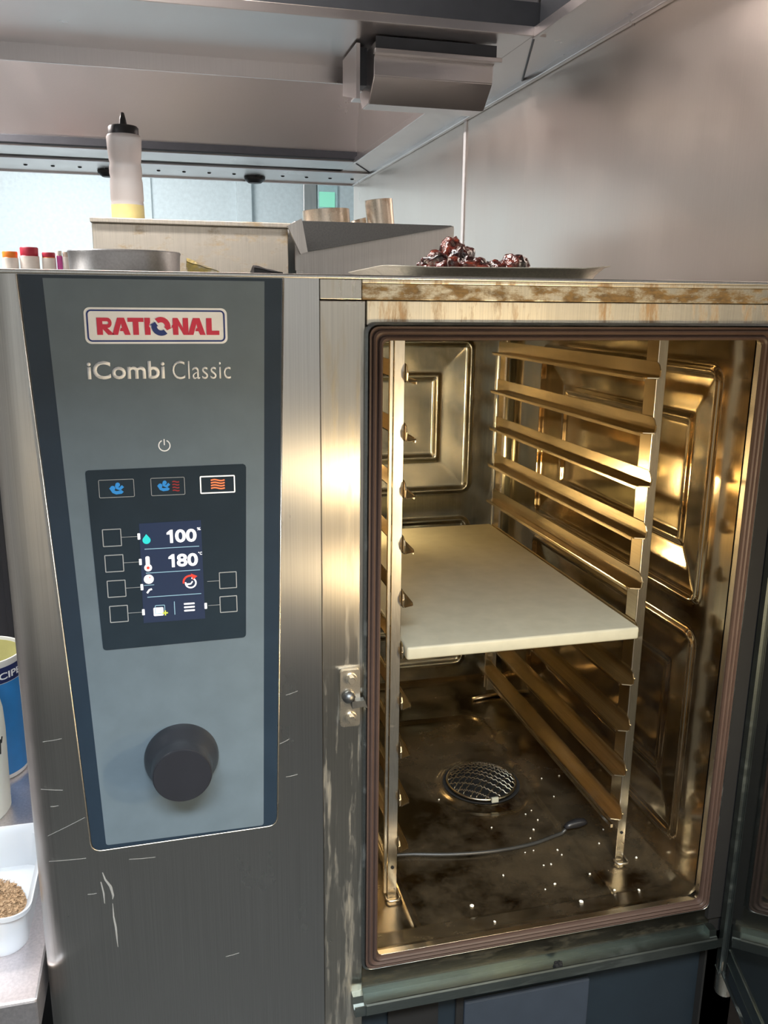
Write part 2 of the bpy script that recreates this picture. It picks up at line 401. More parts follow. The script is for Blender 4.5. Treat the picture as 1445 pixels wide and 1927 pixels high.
# ------------------------------------------------------------------ structure: the kitchen
FZ = -H
WX = 0.80
struct('floor', bx(-3.0, WX+0.05, -2.0, 6.3, FZ-0.05, FZ), 'floor')
struct('ceiling', bx(-3.0, WX+0.05, -2.0, 6.3, 1.06, 1.10), 'ceiling')
struct('wall_left', bx(-3.05, -3.0, -2.0, 6.3, FZ, 1.06), 'room_wall')
struct('wall_front', bx(-3.0, WX+0.05, -2.05, -2.0, FZ, 1.06), 'room_wall')
bm = NB(); box(bm, WX, WX+0.04, -2.0, 2.318, FZ, 1.06, 0.001)
struct('wall_right', bm, 'wall_steel')
struct('wall_right_far', bx(WX, WX+0.04, 2.326, 3.74, FZ, 1.06, bev=0.001), 'wall_steel')
struct('trim_1', bx(WX-0.003, WX+0.02, 2.313, 2.331, FZ, 0.463, bev=0.001), 'white_print')
struct('wall_side_room', bx(WX+0.6, WX+0.65, 3.74, 6.3, FZ, 1.06), 'pale_wall')
struct('wall_back', bx(-3.0, WX+0.65, 6.25, 6.3, FZ, 1.06), 'pale_wall')
struct('ceiling_back_room', bx(WX+0.05, WX+0.65, 3.74, 6.3, 1.06, 1.10), 'ceiling')
struct('wall_return', bx(WX+0.04, WX+0.65, 3.70, 3.74, FZ, 1.06), 'pale_wall')
struct('trim_2', bx(-0.10, -0.04, 6.22, 6.26, FZ, 1.06, bev=0.004), 'pale_wall')
struct('trim_3', bx(0.52, 0.62, 6.20, 6.26, FZ, 1.06, bev=0.004), 'pale_wall')
# far window with a green glow beside the hood end
wf = NB()
wf_me = [rr_pts(1.03, 1.25, 0.42, 0.86, 0.01)]
window = bpy.data.objects.new('window_1', None); COL.objects.link(window); window['kind'] = 'structure'; window.location = (1.1, 6.24, H); ORG['window_1'] = Vector((1.1,6.24,0))

# ------------------------------------------------------------------ extraction hood overhead
hood = thing('extraction_hood', 'large stainless steel extraction canopy above the ovens, with two open bays', 'extractor hood', (0.2, 1.8, 0.47))
ZH = 0.47
XH0, XH1 = -1.6, 0.795
# flat gutters with the two bays left open (x up to .68, y 0.1..1.61 and 1.93..3.17)
g_ = NB(); box(g_, XH0, 0.68, 1.61, 1.93, ZH, ZH+0.004, 0.001); finish(g_, 'cross_gutter', 'hood', hood)
finish(bx(0.68, XH1, 0.0, 3.74, ZH, ZH+0.004, bev=0.001), 'side_gutter', 'hood', hood)
finish(bx(XH0, 0.68, 3.17, 3.36, ZH, ZH+0.004, bev=0.001), 'far_gutter', 'hood', hood)
finish(bx(XH0, 0.68, 0.0, 0.05, ZH, ZH+0.004, bev=0.001), 'near_gutter', 'hood', hood)
# lips round the bays
finish(bx(XH0, 0.68, 1.925, 1.932, ZH-0.032, ZH+0.02, bev=0.001), 'bay_lip', 'hood', hood)
finish(bx(XH0, 0.70, 1.600, 1.606, ZH-0.004, ZH+0.012, bev=0.001), 'bay_lip', 'hood', hood)
finish(bx(0.676, 0.684, 0.0, 1.61, ZH-0.006, ZH+0.012, bev=0.001), 'bay_lip', 'hood', hood)
finish(bx(0.676, 0.684, 1.94, 3.17, ZH-0.006, ZH+0.012, bev=0.001), 'bay_lip', 'hood', hood)
# inside walls of the bays
finish(bx(XH0, 0.70, 1.615, 1.625, ZH+0.055, 1.03), 'near_bay_wall', 'hood', hood)
finish(bx(XH0, 0.70, 1.612, 1.64, ZH+0.004, ZH+0.055), 'filter_channel', 'hood_dark', hood)
finish(bx(0.69, 0.70, 0.0, 1.61, ZH+0.004, 1.03), 'side_bay_wall', 'hood_dark', hood)
pn = NB(); prism(pn, [(3.17, ZH+0.004), (3.185, ZH+0.004), (3.02, 1.03), (3.005, 1.03)], 'x', XH0, 0.70); finish(pn, 'far_bay_wall', 'hood', hood)
finish(bx(XH0, 0.69, 3.145, 3.17, ZH+0.004, ZH+0.03, bev=0.003), 'far_channel', 'hood_dark', hood)
finish(bx(0.685, 0.70, 1.935, 3.18, ZH+0.004, 1.03), 'side_bay_wall', 'hood', hood)
finish(bx(XH0, 0.70, 1.93, 1.94, ZH+0.02, 1.03), 'mid_bay_wall', 'hood', hood)
finish(bx(XH0, 0.70, 0.0, 3.2, 1.03, 1.05), 'hood_roof', 'hood', hood)
# outer skirt running along the wall, and riveted far strip
finish(bx(XH1-0.008, XH1+0.004, 0.0, 3.74, ZH-0.012, ZH+0.10, bev=0.002), 'wall_flange', 'hood', hood)
st = finish(bx(XH0, XH1, 3.40, 3.72, ZH-0.006, ZH+0.0, bev=0.001), 'riveted_strip', 'hood', hood)
finish(bx(XH0, XH1, 3.715, 3.735, ZH-0.012, ZH+0.35, bev=0.001), 'outer_skirt', 'hood', hood)
rv = NB(); lathe(rv, [(0.0, -0.004), (0.006, -0.003), (0.008, 0.0)], (0, 0, 0), seg=10); rm = None
for i in range(17):
    x = 0.76 - i*0.094 if i else 0.755
    r_ = NB(); lathe(r_, [(0.0001, -0.004), (0.006, -0.003), (0.0075, 0.0)], (x, 3.56, ZH-0.006), seg=10)
    finish(r_, 'rivet', 'black', st, smooth=True)
finish(bx(XH0, XH1, -0.006, 0.0, ZH-0.01, 1.04, bev=0.001), 'unseen_front_skirt', 'hood', hood)  # out of view, added so the hood shades the top of the control panel
# diagonal seams at the gutter corners
for (a, c) in (((0.683, 1.615), (0.792, 1.93)), ((0.683, 3.175), (0.79, 3.4))):
    s_ = NB(); tube(s_, [(a[0], a[1], ZH-0.001), (c[0], c[1], ZH-0.001)], 0.0022, 6); finish(s_, 'corner_seam', 'hood_dark', hood)
for x in (-0.175, 0.375):
    nz = NB(); lathe(nz, [(0.0001, -0.024), (0.025, -0.022), (0.040, -0.010), (0.042, 0.0)], (x, 3.62, ZH-0.0075), seg=24)
    o = finish(nz, 'spotlight', 'black', None, (x, 3.62, ZH-0.01), smooth=30)
    tag(o, 'small black dome lamp under the hood strip, ' + ('left one behind the squeeze bottle' if x < 0 else 'right one, away from the bottle'), 'lamp', 'black dome lamps under the riveted strip')

# sheet-metal box under the cross gutter
bxo = thing('light_housing', 'angular stainless box hanging under the hood beside the wall', 'light housing', (0.52, 1.8, 0.46))
pr = [(1.690, 0.462), (1.685, 0.440), (1.700, 0.438), (1.700, 0.405), (1.745, 0.365), (1.80, 0.365), (1.83, 0.40), (1.83, 0.462)]
b1 = NB(); prism(b1, pr, 'x', 0.402, 0.637); bmesh.ops.bevel(b1, geom=b1.edges[:], offset=0.0015, segments=2, affect='EDGES'); finish(b1, 'housing_body', 'hood', bxo)
finish(bx(0.398, 0.646, 1.676, 1.69, 0.438, 0.446, bev=0.001), 'front_flange', 'hood', bxo)
finish(bx(0.402, 0.637, 1.684, 1.688, 0.447, 0.468), 'dark_gap', 'hood_dark', bxo)
finish(bx(0.40, 0.63, 1.80, 1.90, 0.398, 0.402, bev=0.001), 'bottom_flange', 'hood', bxo)
ep = NB(); prism(ep, [(1.73, 0.37), (1.86, 0.40), (1.86, 0.466), (1.73, 0.466)], 'x', 0.375, 0.382); finish(ep, 'end_plate', 'hood', bxo)
finish(bx(0.38, 0.402, 1.76, 1.80, 0.40, 0.466), 'bracket', 'hood_dark', bxo)

# ceiling lights (outside the frame, seen in the steel)
for (x0, x1, y0, y1, lab) in ((-0.67, 0.43, -0.82, -0.46, 'long ceiling light panel over the aisle behind the viewer'), (-1.45, -1.15, 0.8, 2.0, 'ceiling light panel left of the hood'), (-1.2, 0.0, 4.5, 4.9, 'ceiling light panel in the pale far room')):
    cl = thing('ceiling_light', lab, 'ceiling light', ((x0+x1)/2, (y0+y1)/2, 1.05), 'ceiling light panels')
    finish(bx(x0-0.03, x1+0.03, y0-0.03, y1+0.03, 1.03, 1.06, bev=0.004), 'light_frame', 'white_print', cl)
    finish(bx(x0, x1, y0, y1, 1.02, 1.03, bev=0.002), 'diffuser', 'lamp', cl)

# ------------------------------------------------------------------ the combi oven
YF = 0.82; ZT = 0.0218; ZB = -1.02; YB = 1.62
oven = thing('combi_oven', 'large stainless steel combi oven with door open and grey control panel', 'oven', (0.27, 1.2, ZB))
# left housing with a rounded vertical front edge
rad = 0.028
pts = [(-0.156 + rad - rad*math.cos(a), YF + rad - rad*math.sin(a)) for a in [i*PI/2/10 for i in range(11)]]
pts += [(0.1425, YF), (0.1425, 1.60), (-0.156, 1.60)]
hb = NB(); prism(hb, pts, 'z', ZB, ZT-0.0005); 
finish(hb, 'side_housing', 'front', oven, smooth=30)
finish(bx(0.1432, 0.1875, YF+0.001, 1.60, ZB, -0.0012, bev=0.001), 'front_pillar', 'pillar', oven)
finish(bx(-0.157, 0.70, YF-0.001, 1.62, ZT-0.0035, ZT+0.0005, bev=0.0012), 'top_plate', 'front', oven)
finish(bx(0.1432, 0.1835, YF, YF+0.03, -0.0005, ZT-0.0035, bev=0.0008), 'top_trim', 'pillar', oven)
finish(bx(0.1837, 0.70, YF, YF+0.03, -0.0005, ZT-0.0070, bev=0.0008), 'top_trim', 'rust_trim', oven)
finish(bx(0.1837, 0.70, YF, YF+0.03, ZT-0.0070, ZT-0.0035, bev=0.0008), 'top_trim', 'lintel', oven)
finish(bx(0.1885, 0.70, YF+0.0005, YF+0.03, -0.024, -0.0012, bev=0.0008), 'lintel', 'lintel', oven)
finish(bx(0.1885, 0.70, YF+0.03, YB, -0.018, ZT-0.004), 'roof_shell', 'void', oven)
finish(bx(0.652, 0.70, YF+0.004, YB, ZB, -0.024), 'hinge_side_housing', 'void', oven)
finish(bx(0.1885, 0.655, 1.60, YB, ZB, -0.02), 'rear_housing', 'void', oven)
finish(bx(0.1885, 0.655, YF+0.006, YF+0.012, -0.80, -0.757), 'under_cavity_band', 'band', oven)
finish(bx(0.1885, 0.655, YF+0.012, 1.60, -0.80, -0.766), 'cavity_underside', 'band', oven)

# cavity walls as pressed sheets
def rect_d(u, v, u0, u1, v0, v1): return min(u-u0, u1-u, v-v0, v1-v)
def rr_d(u, v, u0, u1, v0, v1, r):
    cx, cy = (u0+u1)/2, (v0+v1)/2; qx = abs(u-cx)-(u1-u0)/2+r; qy = abs(v-cy)-(v1-v0)/2+r
    return -(math.hypot(max(qx,0), max(qy,0)) + min(max(qx,qy),0) - r)
def pressed(u, v, P, amp=0.005, depth=0.014, inner=0.45):
    u0, u1, v0, v1 = P
    d = rr_d(u, v, u0, u1, v0, v1, 0.014)
    h = amp*math.exp(-((d)/0.004)**2)
    if d > 0:
        half = min(u1-u0, v1-v0)/2; dm = rect_d(u, v, *P); lim = half*inner
        h -= depth*min(dm, lim)/lim
        di = abs(dm-lim); h += 0.004*math.exp(-(di/0.005)**2)
    return h
def sheet(f, nu, nv, hole=None):
    bm = NB(); V = [[bm.verts.new(f(i/nu, j/nv)) for j in range(nv+1)] for i in range(nu+1)]
    for i in range(nu):
        for j in range(nv):
            if hole and hole((V[i][j].co + V[i+1][j+1].co)/2): continue
            bm.faces.new((V[i][j], V[i+1][j], V[i+1][j+1], V[i][j+1]))
    return bm
def facing(bm, c):
    bm.normal_update()
    f = sum(fc.normal.dot(Vector(c)-fc.calc_center_median()) for fc in bm.faces)
    if f < 0: bmesh.ops.reverse_faces(bm, faces=bm.faces[:])
    return bm
XL, XR, YBK, ZC, ZFL = 0.205, 0.63, 1.535, -0.022, -0.756
Y0c = 0.832
RP = [(0.89, 1.38, -0.365, -0.078), (0.89, 1.38, -0.70, -0.41)]
def right_f(u, v):
    y = Y0c + u*(YBK+0.0-Y0c); z = ZFL + v*(ZC-ZFL)
    h = sum(pressed(y, z, P) for P in RP)
    return (XR - h, y, z)
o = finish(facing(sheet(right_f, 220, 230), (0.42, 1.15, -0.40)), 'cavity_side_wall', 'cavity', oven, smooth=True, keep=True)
BP = [(0.24, 0.553, -0.355, -0.075), (0.24, 0.553, -0.715, -0.415)]
def back_f(u, v):
    x = XL + u*(XR-XL); z = ZFL + v*(ZC-ZFL)
    h = sum(pressed(x, z, P, 0.005, 0.006) for P in BP)
    # rounded corner towards the right wall
    d = XR - x; yy = YBK
    if d < 0.03: yy = YBK - 0.03 + math.sqrt(max(0, 0.03**2 - (0.03-d)**2)) if d > 0 else YBK-0.03
    return (x, yy - h, z)
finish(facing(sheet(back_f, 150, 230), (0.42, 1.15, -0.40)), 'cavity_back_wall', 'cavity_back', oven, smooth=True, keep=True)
# fan baffle on the left with the round intake
def left_hole(c): return math.hypot(c.y-1.20, c.z+0.36) < 0.12 and abs(((math.atan2(c.z+0.36, c.y-1.20)/PI*12) % 1)-0.5) < 0.32 and math.hypot(c.y-1.20, c.z+0.36) > 0.03
def left_f(u, v):
    y = Y0c + u*(YBK-Y0c); z = ZFL + v*(ZC-ZFL)
    r = math.hypot(y-1.20, z+0.36); h = 0.012*math.exp(-((r-0.135)/0.012)**2)
    h += 0.004*math.exp(-(rr_d(y, z, 0.87, 1.49, -0.72, -0.06, 0.02)/0.005)**2)
    return (XL + h, y, z)
fb = finish(facing(sheet(left_f, 200, 210, left_hole), (0.42, 1.15, -0.40)), 'fan_baffle', 'baffle', oven, smooth=True, keep=True)
cl_ = NB(); lathe(cl_, [(0.0001, 0.222), (0.020, 0.221), (0.027, 0.217), (0.030, 0.206)], (0, 1.475, -0.35), 'x', 32); finish(cl_, 'lamp_lens', 'door_lamp', oven, smooth=40)
cl_ = NB(); tube(cl_, [(0.209, 1.475+0.032*math.cos(2*PI*i/36), -0.35+0.032*math.sin(2*PI*i/36)) for i in range(36)], 0.004, 8, True); finish(cl_, 'lamp_ring', 'bolt', oven, smooth=True)
finish(bx(0.190, 0.198, Y0c, YBK, ZFL, ZC), 'fan_recess', 'void', oven)
finish(bx(0.19, 0.65, Y0c, YBK+0.01, ZC, ZC+0.003), 'cavity_ceiling', 'cavity', oven)
# floor with drain hole, pressed pan and front slope
DX, DY, DR = 0.461, 1.163, 0.058
def floor_f(u, v):
    x = XL-0.004 + u*(XR-XL+0.006); y = Y0c-0.006 + v*(YBK-Y0c+0.006)
    z = ZFL
    if y < 0.870: z += 0.015*min(1, (0.870-y)/0.040)
    d = rr_d(x, y, 0.268, 0.534, 0.80, 1.385, 0.03)
    if y > 0.872:
        z += -0.003/(1+math.exp(-d/0.002)) + (0.0045 if y > 1.3 else 0.0025)*math.exp(-(d/0.004)**2)
    r = math.hypot(x-DX, y-DY); z += 0.003*math.exp(-((r-DR-0.006)/0.005)**2) - 0.002*math.exp(-((r-DR-0.02)/0.008)**2)
    # upturned edge along the right wall and back wall
    e = min(XR-x, YBK-y)
    if e < 0.02: z += 0.010*((0.02-e)/0.02)**2
    z += 0.0006*noise.noise(Vector((x*12, y*12, 0)))
    return (x, y, z)
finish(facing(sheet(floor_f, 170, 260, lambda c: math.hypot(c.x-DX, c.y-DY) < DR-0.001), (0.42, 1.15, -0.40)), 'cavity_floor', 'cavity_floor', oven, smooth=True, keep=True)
dw = NB(); lathe(dw, [(0.0001, ZFL-0.007), (DR+0.001, ZFL-0.007), (DR+0.001, ZFL-0.001), (DR+0.004, ZFL+0.0002), (DR+0.002, ZFL+0.0008), (DR-0.002, ZFL-0.001), (DR-0.004, ZFL-0.006), (0.0001, ZFL-0.006)], (DX, DY, 0), seg=48)
finish(dw, 'drain_well', 'void', oven, smooth=30)
# gasket swept around the opening
def frame_sweep(x0, x1, z0, z1, r, prof, seg=6):
    bm = NB(); rings = []
    for off, y in prof:
        rings.append([bm.verts.new((p[0], y, p[1])) for p in rr_pts(x0-off, x1+off, z0-off, z1+off, max(r+off*0.25, 0.001), seg)])
    n = len(rings[0])
    for k in range(len(rings)-1):
        for i in range(n): bm.faces.new((rings[k][i], rings[k][(i+1) % n], rings[k+1][(i+1) % n], rings[k+1][i]))
    return bm
# bright sill edge
finish(frame_sweep(0.2030, 0.6270, -0.7400, -0.0380, 0.005, [(0.0008, 0.8170), (0.0, 0.8165), (-0.0006, 0.8172), (0.0004, 0.8260), (0.006, 0.834)]), 'sill', 'bolt', oven)

prof = [(0.0, 0.8180), (0.0, 0.8140)]
for (a, y) in ((0.0008,0.8118),(0.0024,0.8106),(0.0040,0.8118),(0.0050,0.8142),(0.0056,0.8142),(0.0066,0.8124),(0.0082,0.8114),(0.0098,0.8124),(0.0106,0.8145),(0.0112,0.8145),(0.0120,0.8130),(0.0134,0.8130),(0.0138,0.824)): prof.append((a, y))
gk = finish(frame_sweep(0.2035, 0.6265, -0.7395, -0.0385, 0.006, prof), 'door_gasket', 'rubber', oven)
finish(frame_sweep(0.2035, 0.6265, -0.7395, -0.0385, 0.006, [(0.0137, 0.83), (0.0137, 0.8155), (0.0150, 0.8140), (0.0172, 0.8160), (0.0185, 0.83)]), 'gasket_frame', 'rim_dark', oven)
finish(bx(0.6455, 0.672, YF-0.001, YF+0.01, -0.775, -0.024), 'hinge_side_strip', 'void', oven)

# strike plate
sp = flat([rr_pts(0.1610, 0.1822, -0.4420, -0.3775, (0.004,0.003,0.003,0.004))], 0.8145, 0.006); bmx = NB(); bmx.from_mesh(sp); bpy.data.meshes.remove(sp)
pl_ = finish(bmx, 'strike_plate', 'bolt', oven)
for z in (-0.3870, -0.4315):
    bt = NB(); lathe(bt, [(0.0001, -0.0075), (0.0036, -0.0075), (0.0042, -0.0066), (0.0042, -0.0025)], (0.1721, 0.8145, z), 'y', 6); lathe(bt, [(0.0001, -0.0026), (0.0062, -0.0026), (0.0066, -0.0005), (0.0066, 0.0)], (0.1721, 0.8145, z), 'y', 24)
    finish(bt, 'bolt', 'bolt', pl_)
ct = NB(); lathe(ct, [(0.0001, -0.009), (0.004, -0.0085), (0.0068, -0.004), (0.0072, 0.0)], (0.1695, 0.8145, -0.4065), 'y', 20); finish(ct, 'catch_roller', 'wedge', pl_, smooth=True)
ct = NB(); prism(ct, [(0.172, -0.4095), (0.1855, -0.4095), (0.1885, -0.4185), (0.184, -0.4165), (0.172, -0.4175)], 'y', 0.806, 0.8145); finish(ct, 'catch_tongue', 'wedge', pl_)

# ---- control panel (child parts and sub-parts)
YP = 0.8185
def quad(tl, tr, br, bl, r):
    """rounded corners at br and bl"""
    def rnd(p, a, c, q):
        p, a, c = Vector(p), Vector(a), Vector(c); A = p + (a-p).normalized()*q; C = p + (c-p).normalized()*q
        return [tuple(A*(1-t_)**2 + p*2*t_*(1-t_) + C*t_*t_) for t_ in [i/6 for i in range(7)]]
    return [tl] + rnd(bl, tl, br, r) + rnd(br, bl, tr, r) + [tr]
def fm(me, name, mat, parent): return finish(me, name, mat, parent)
pan = fm(flat([quad((-0.1200, 0.0180), (0.1077, 0.0180), (0.0914, -0.5507), (-0.0972, -0.5527), 0.010)], YP, 0.0025), 'control_panel', 'glass_dark', oven)
bead = quad((-0.1212, 0.0180), (0.1089, 0.0180), (0.0925, -0.5520), (-0.0984, -0.5540), 0.011)
bt = NB(); tube(bt, [(p[0], YP+0.0004, p[1]) for p in bead], 0.0009, 6); finish(bt, 'panel_rim', 'bolt', pan, smooth=True)
fm(flat([quad((-0.1002, 0.0150), (0.0914, 0.0150), (0.0775, -0.5490), (-0.0838, -0.5478), 0.003)], YP-0.0004), 'panel_face', 'panel_grey', pan)
Y1 = YP-0.0008
fm(flat([rr_pts(-0.0685, 0.0563, -0.0412, -0.0094, 0.0052)], Y1), 'badge_plate', 'white_print', pan)
fm(flat(inset_loop(-0.0665, 0.0543, -0.0394, -0.0113, 0.0042, 0.0014), Y1-0.0003), 'badge_border', 'blue_print', pan)
# badge lettering, heavy capitals drawn on a 0..1 high grid
def let_R(x):
    return [[(x,0),(x,1),(x+.62,1)] + [(x+.62+.24*math.sin(a), .70+.30*math.cos(a)) for a in [i*PI/8 for i in range(1,8)]] + [(x+.60,.40),(x+1.0,0),(x+.62,0),(x+.33,.34),(x+.33,0)],
            [(x+.33,.62)] + [(x+.56+.12*math.sin(a), .70+.09*math.cos(a)) for a in [i*PI/6 for i in range(6,-1,-1)]] + [(x+.33,.79)]]
def let_A(x, w_=1.06):
    m_ = x+w_/2
    return [[(x,0),(m_-.20,1),(m_+.20,1),(x+w_,0),(x+w_-.33,0),(x+w_-.42,.22),(m_-.08,.22),(m_-.02,.40),(m_+.05,.40),(m_,.66),(x+.33,0)]]
def let_T(x): return [[(x+.30,0),(x+.30,.76),(x,.76),(x,1),(x+.93,1),(x+.93,.76),(x+.63,.76),(x+.63,0)]]
def let_I(x): return [[(x,0),(x,1),(x+.33,1),(x+.33,.72),(x+.25,.52),(x+.33,.40),(x+.33,0)]]
def let_N(x): return [[(x,0),(x,.36),(x-.07,.52),(x,.62),(x,1),(x+.30,1),(x+.60,.42),(x+.60,1),(x+.92,1),(x+.92,0),(x+.62,0),(x+.32,.56),(x+.32,0)]]
def let_L(x): return [[(x,0),(x,1),(x+.33,1),(x+.33,.25),(x+.78,.25),(x+.78,0)]]
loops = let_R(0) + let_A(0.86) + let_T(1.78) + let_I(2.76) + let_N(4.42) + let_A(5.30) + let_L(6.42)
bx0, bx1, bz0, bh = -0.0580, 0.0490, -0.0333, 0.0150
sx = (bx1-bx0)/7.20
loops = [[(bx0 + p[0]*sx, bz0 + p[1]*bh) for p in L] for L in loops]
fm(flat(loops, Y1-0.0004), 'badge_lettering', 'red_print', pan)
# the round double-arrow letter: red upper arc, blue lower arc, white slash between
cx, cz, ro, ri = bx0+3.72*sx, bz0+0.5*bh, 0.0083, 0.0036
def arc(a0, a1): return circ(cx, cz, ro, 20, a0, a1) + circ(cx, cz, ri, 20, a1, a0)
def dg(a): return math.radians(a)
def pol(r, a): return (cx + r*math.cos(dg(a)), cz + r*math.sin(dg(a)))
red = circ(cx, cz, ro, 20, dg(128), dg(-8)) + [pol(ro+0.0022, -4), pol(6.2e-3, -34), pol(ri-0.0012, 2)] + circ(cx, cz, ri, 20, dg(-4), dg(128))
blu = circ(cx, cz, ro, 20, dg(-50), dg(-188)) + [pol(ro+0.0022, -184), pol(6.4e-3, -218), pol(ri-0.0012, -180)] + circ(cx, cz, ri, 20, dg(-184), dg(-50))
fm(flat([red], Y1-0.0005), 'badge_arrow', 'red_print', pan)
fm(flat([blu], Y1-0.0006), 'badge_arrow', 'blue_print', pan)
fm(fit_front(text_mesh('iCombi', 0.022), -0.0690, -0.0014, -0.0727, -0.0564, Y1), 'model_lettering', 'white_print', pan)
fm(fit_front(text_mesh('Classic', -0.004, spacing=1.05), 0.0052, 0.0582, -0.0733, -0.0566, Y1), 'model_lettering', 'white_print', pan)
pw = [circ(-0.0052, -0.1346, 0.0056, 24, dg(115), dg(425)) + circ(-0.0052, -0.1346, 0.0046, 24, dg(425), dg(115)), [(-0.0057,-0.1342),(-0.0057,-0.1285),(-0.0047,-0.1285),(-0.0047,-0.1342)]]
fm(flat(pw, Y1), 'power_symbol', 'white_print', pan)
ssur = quad((-0.0772, -0.1556), (0.0698, -0.1546), (0.0648, -0.3322), (-0.0727, -0.3338), 0.004)
fm(flat([[(-0.0745,-0.1556),(-0.0765,-0.1566),(-0.0771,-0.1585)] + ssur[1:-1] + [(0.0698,-0.1580),(0.0690,-0.1558),(0.0670,-0.1546)]], Y1), 'screen_surround', 'screen_surround', pan)
Y2 = Y1-0.0004; Y3 = Y2-0.0004
lcd = fm(flat([[(-0.0322,-0.2085),(0.0252,-0.2080),(0.0254,-0.3086),(-0.0334,-0.3086)]], Y2), 'display_screen', 'lcd', pan)
# mode buttons
for (x0, x1, lit) in ((-0.0662,-0.0345,0), (-0.0195,0.0117,0), (0.0258,0.0588,1)):
    fm(flat(inset_loop(x0, x1, -0.1822, -0.1650, 0.0012, 0.0011 if lit else 0.0005), Y2), 'button_border', 'lit_ivory' if lit else 'grey_print', pan)
def cloud(cx_, cz_, s):
    L = []
    L.append(stroke([(cx_-.0052*s, cz_+.0012*s),(cx_-.0030*s, cz_-.0028*s),(cx_-.0008*s, cz_-.0038*s),(cx_+.0034*s, cz_-.0034*s),(cx_+.0044*s, cz_-.0022*s)], .0030*s))
    L.append(stroke([(cx_-.0004*s, cz_+.0030*s),(cx_+.0002*s, cz_+.0006*s),(cx_+.0022*s, cz_-.0006*s),(cx_+.0052*s, cz_+.0020*s)], .0026*s))
    L.append(circ(cx_-.0036*s, cz_+.0004*s, .0022*s, 14)); L.append(circ(cx_+.0008*s, cz_+.0034*s, .0020*s, 14))
    return L
def steam(cx_, cz_, s, name):
    for k, L in enumerate(cloud(cx_, cz_, s)): fm(flat([L], Y2-0.00004*k), name, 'lit_blue', pan)
steam(-0.0500, -0.1737, 1.05, 'steam_symbol'); steam(-0.0075, -0.1730, 0.95, 'steam_symbol')
def waves(x0, x1, zs, wd, amp):
    return [stroke([(x0+(x1-x0)*i/12, z + amp*math.sin(i/12*2*PI)) for i in range(13)], wd) for z in zs]
fm(flat(waves(0.0003, 0.0066, (-0.1694,-0.1722,-0.1750,-0.1778), 0.0011, 0.0004), Y2), 'heat_symbol', 'lit_darkred', pan)
fm(flat(waves(0.0360, 0.0490, (-0.1694,-0.1720,-0.1746,-0.1772), 0.0013, 0.0006), Y2), 'heat_symbol', 'lit_orange', pan)
# soft keys with leader lines
for (x0, z0, side) in ((-0.0660,-0.2295,0), (-0.0655,-0.2548,0), (-0.0650,-0.2802,0), (-0.0644,-0.3058,0), (0.0403,-0.2790,1), (0.0400,-0.3040,1)):
    s_ = 0.0172
    fm(flat(inset_loop(x0, x0+s_, z0, z0+s_, 0.0008, 0.0008), Y2), 'button_border', 'grey_print', pan)
    zc = z0+s_/2
    if side: L = [(0.0288, zc), (x0, zc)]
    else: L = [(x0+s_, zc), (-0.0338, zc)]
    fm(flat([stroke(L, 0.0004)], Y2), 'leader_line', 'grey_print', pan)
    if not (side and z0 > -0.29):
        xx = 0.0264 if side else -0.0330
        fm(flat([rr_pts(xx-0.0012, xx+0.0012, zc-0.0030, zc+0.0030, 0.0004)], Y3), 'lit_marker', 'lit_white', lcd if False else pan)
fm(flat([[(-0.004500,-0.229000),(-0.004500,-0.220500),(-0.007500,-0.220500),(-0.007300,-0.218600),(-0.003900,-0.216000),(-0.001700,-0.216000),(-0.001700,-0.229000)]], Y3), 'display_digits', 'lit_white', pan)
fm(fit_front(text_mesh('00', 0.03), 0.000300, 0.020500, -0.229000, -0.216000, Y3), 'display_digits', 'lit_white', pan)
fm(flat([[(-0.004000,-0.253400),(-0.004000,-0.244900),(-0.007000,-0.244900),(-0.006800,-0.243000),(-0.003400,-0.240400),(-0.001200,-0.240400),(-0.001200,-0.253400)]], Y3), 'display_digits', 'lit_white', pan)
fm(fit_front(text_mesh('80', 0.03), 0.000800, 0.020800, -0.253400, -0.240400, Y3), 'display_digits', 'lit_white', pan)
fm(fit_front(text_mesh('%', 0.02), 0.0212, 0.0246, -0.2178, -0.2150, Y3), 'display_unit', 'lit_white', pan)
fm(fit_front(text_mesh('°C', 0.02), 0.0214, 0.0250, -0.2425, -0.2395, Y3), 'display_unit', 'lit_white', pan)
dr = [(-0.0262, -0.2190)] + circ(-0.0262, -0.2250, 0.0037, 20, dg(40), dg(-220))
fm(flat([dr], Y3), 'humidity_symbol', 'lit_cyan', pan)
fm(flat([circ(-0.0262, -0.2525, 0.0036, 20)], Y3), 'thermometer_symbol', 'lit_white', pan)
fm(flat([rr_pts(-0.0282, -0.0244, -0.2515, -0.2410, 0.0015)], Y3-0.0001), 'thermometer_symbol', 'lit_white', pan)
fm(flat([circ(-0.0262, -0.2525, 0.0015, 12)], Y3-0.0003), 'thermometer_symbol', 'lit_red', pan)
for z in (-0.2338, -0.2578, -0.2822): fm(flat([stroke([(-0.0285, z), (0.0225, z)], 0.0006)], Y3), 'divider_line', 'lit_line', pan)
fm(flat([stroke([(-0.0310, -0.2700), (-0.0215, -0.2700)], 0.0005)], Y3), 'divider_line', 'lit_line', pan)
fm(flat([stroke([(-0.0035, -0.2885), (-0.0035, -0.3020)], 0.0007)], Y3), 'divider_line', 'lit_line', pan)
fm(flat([circ(-0.0262, -0.2640, 0.0046, 24)], Y3), 'clock_symbol', 'lit_white', pan)
fm(flat([circ(-0.0252, -0.2622, 0.0007, 10)], Y3-0.0002), 'clock_symbol', 'lit_red', pan)
fm(flat([stroke([(-0.0285,-0.2780), (-0.0262,-0.2748), (-0.0238,-0.2742)], 0.0017)], Y3), 'probe_symbol', 'lit_white', pan)
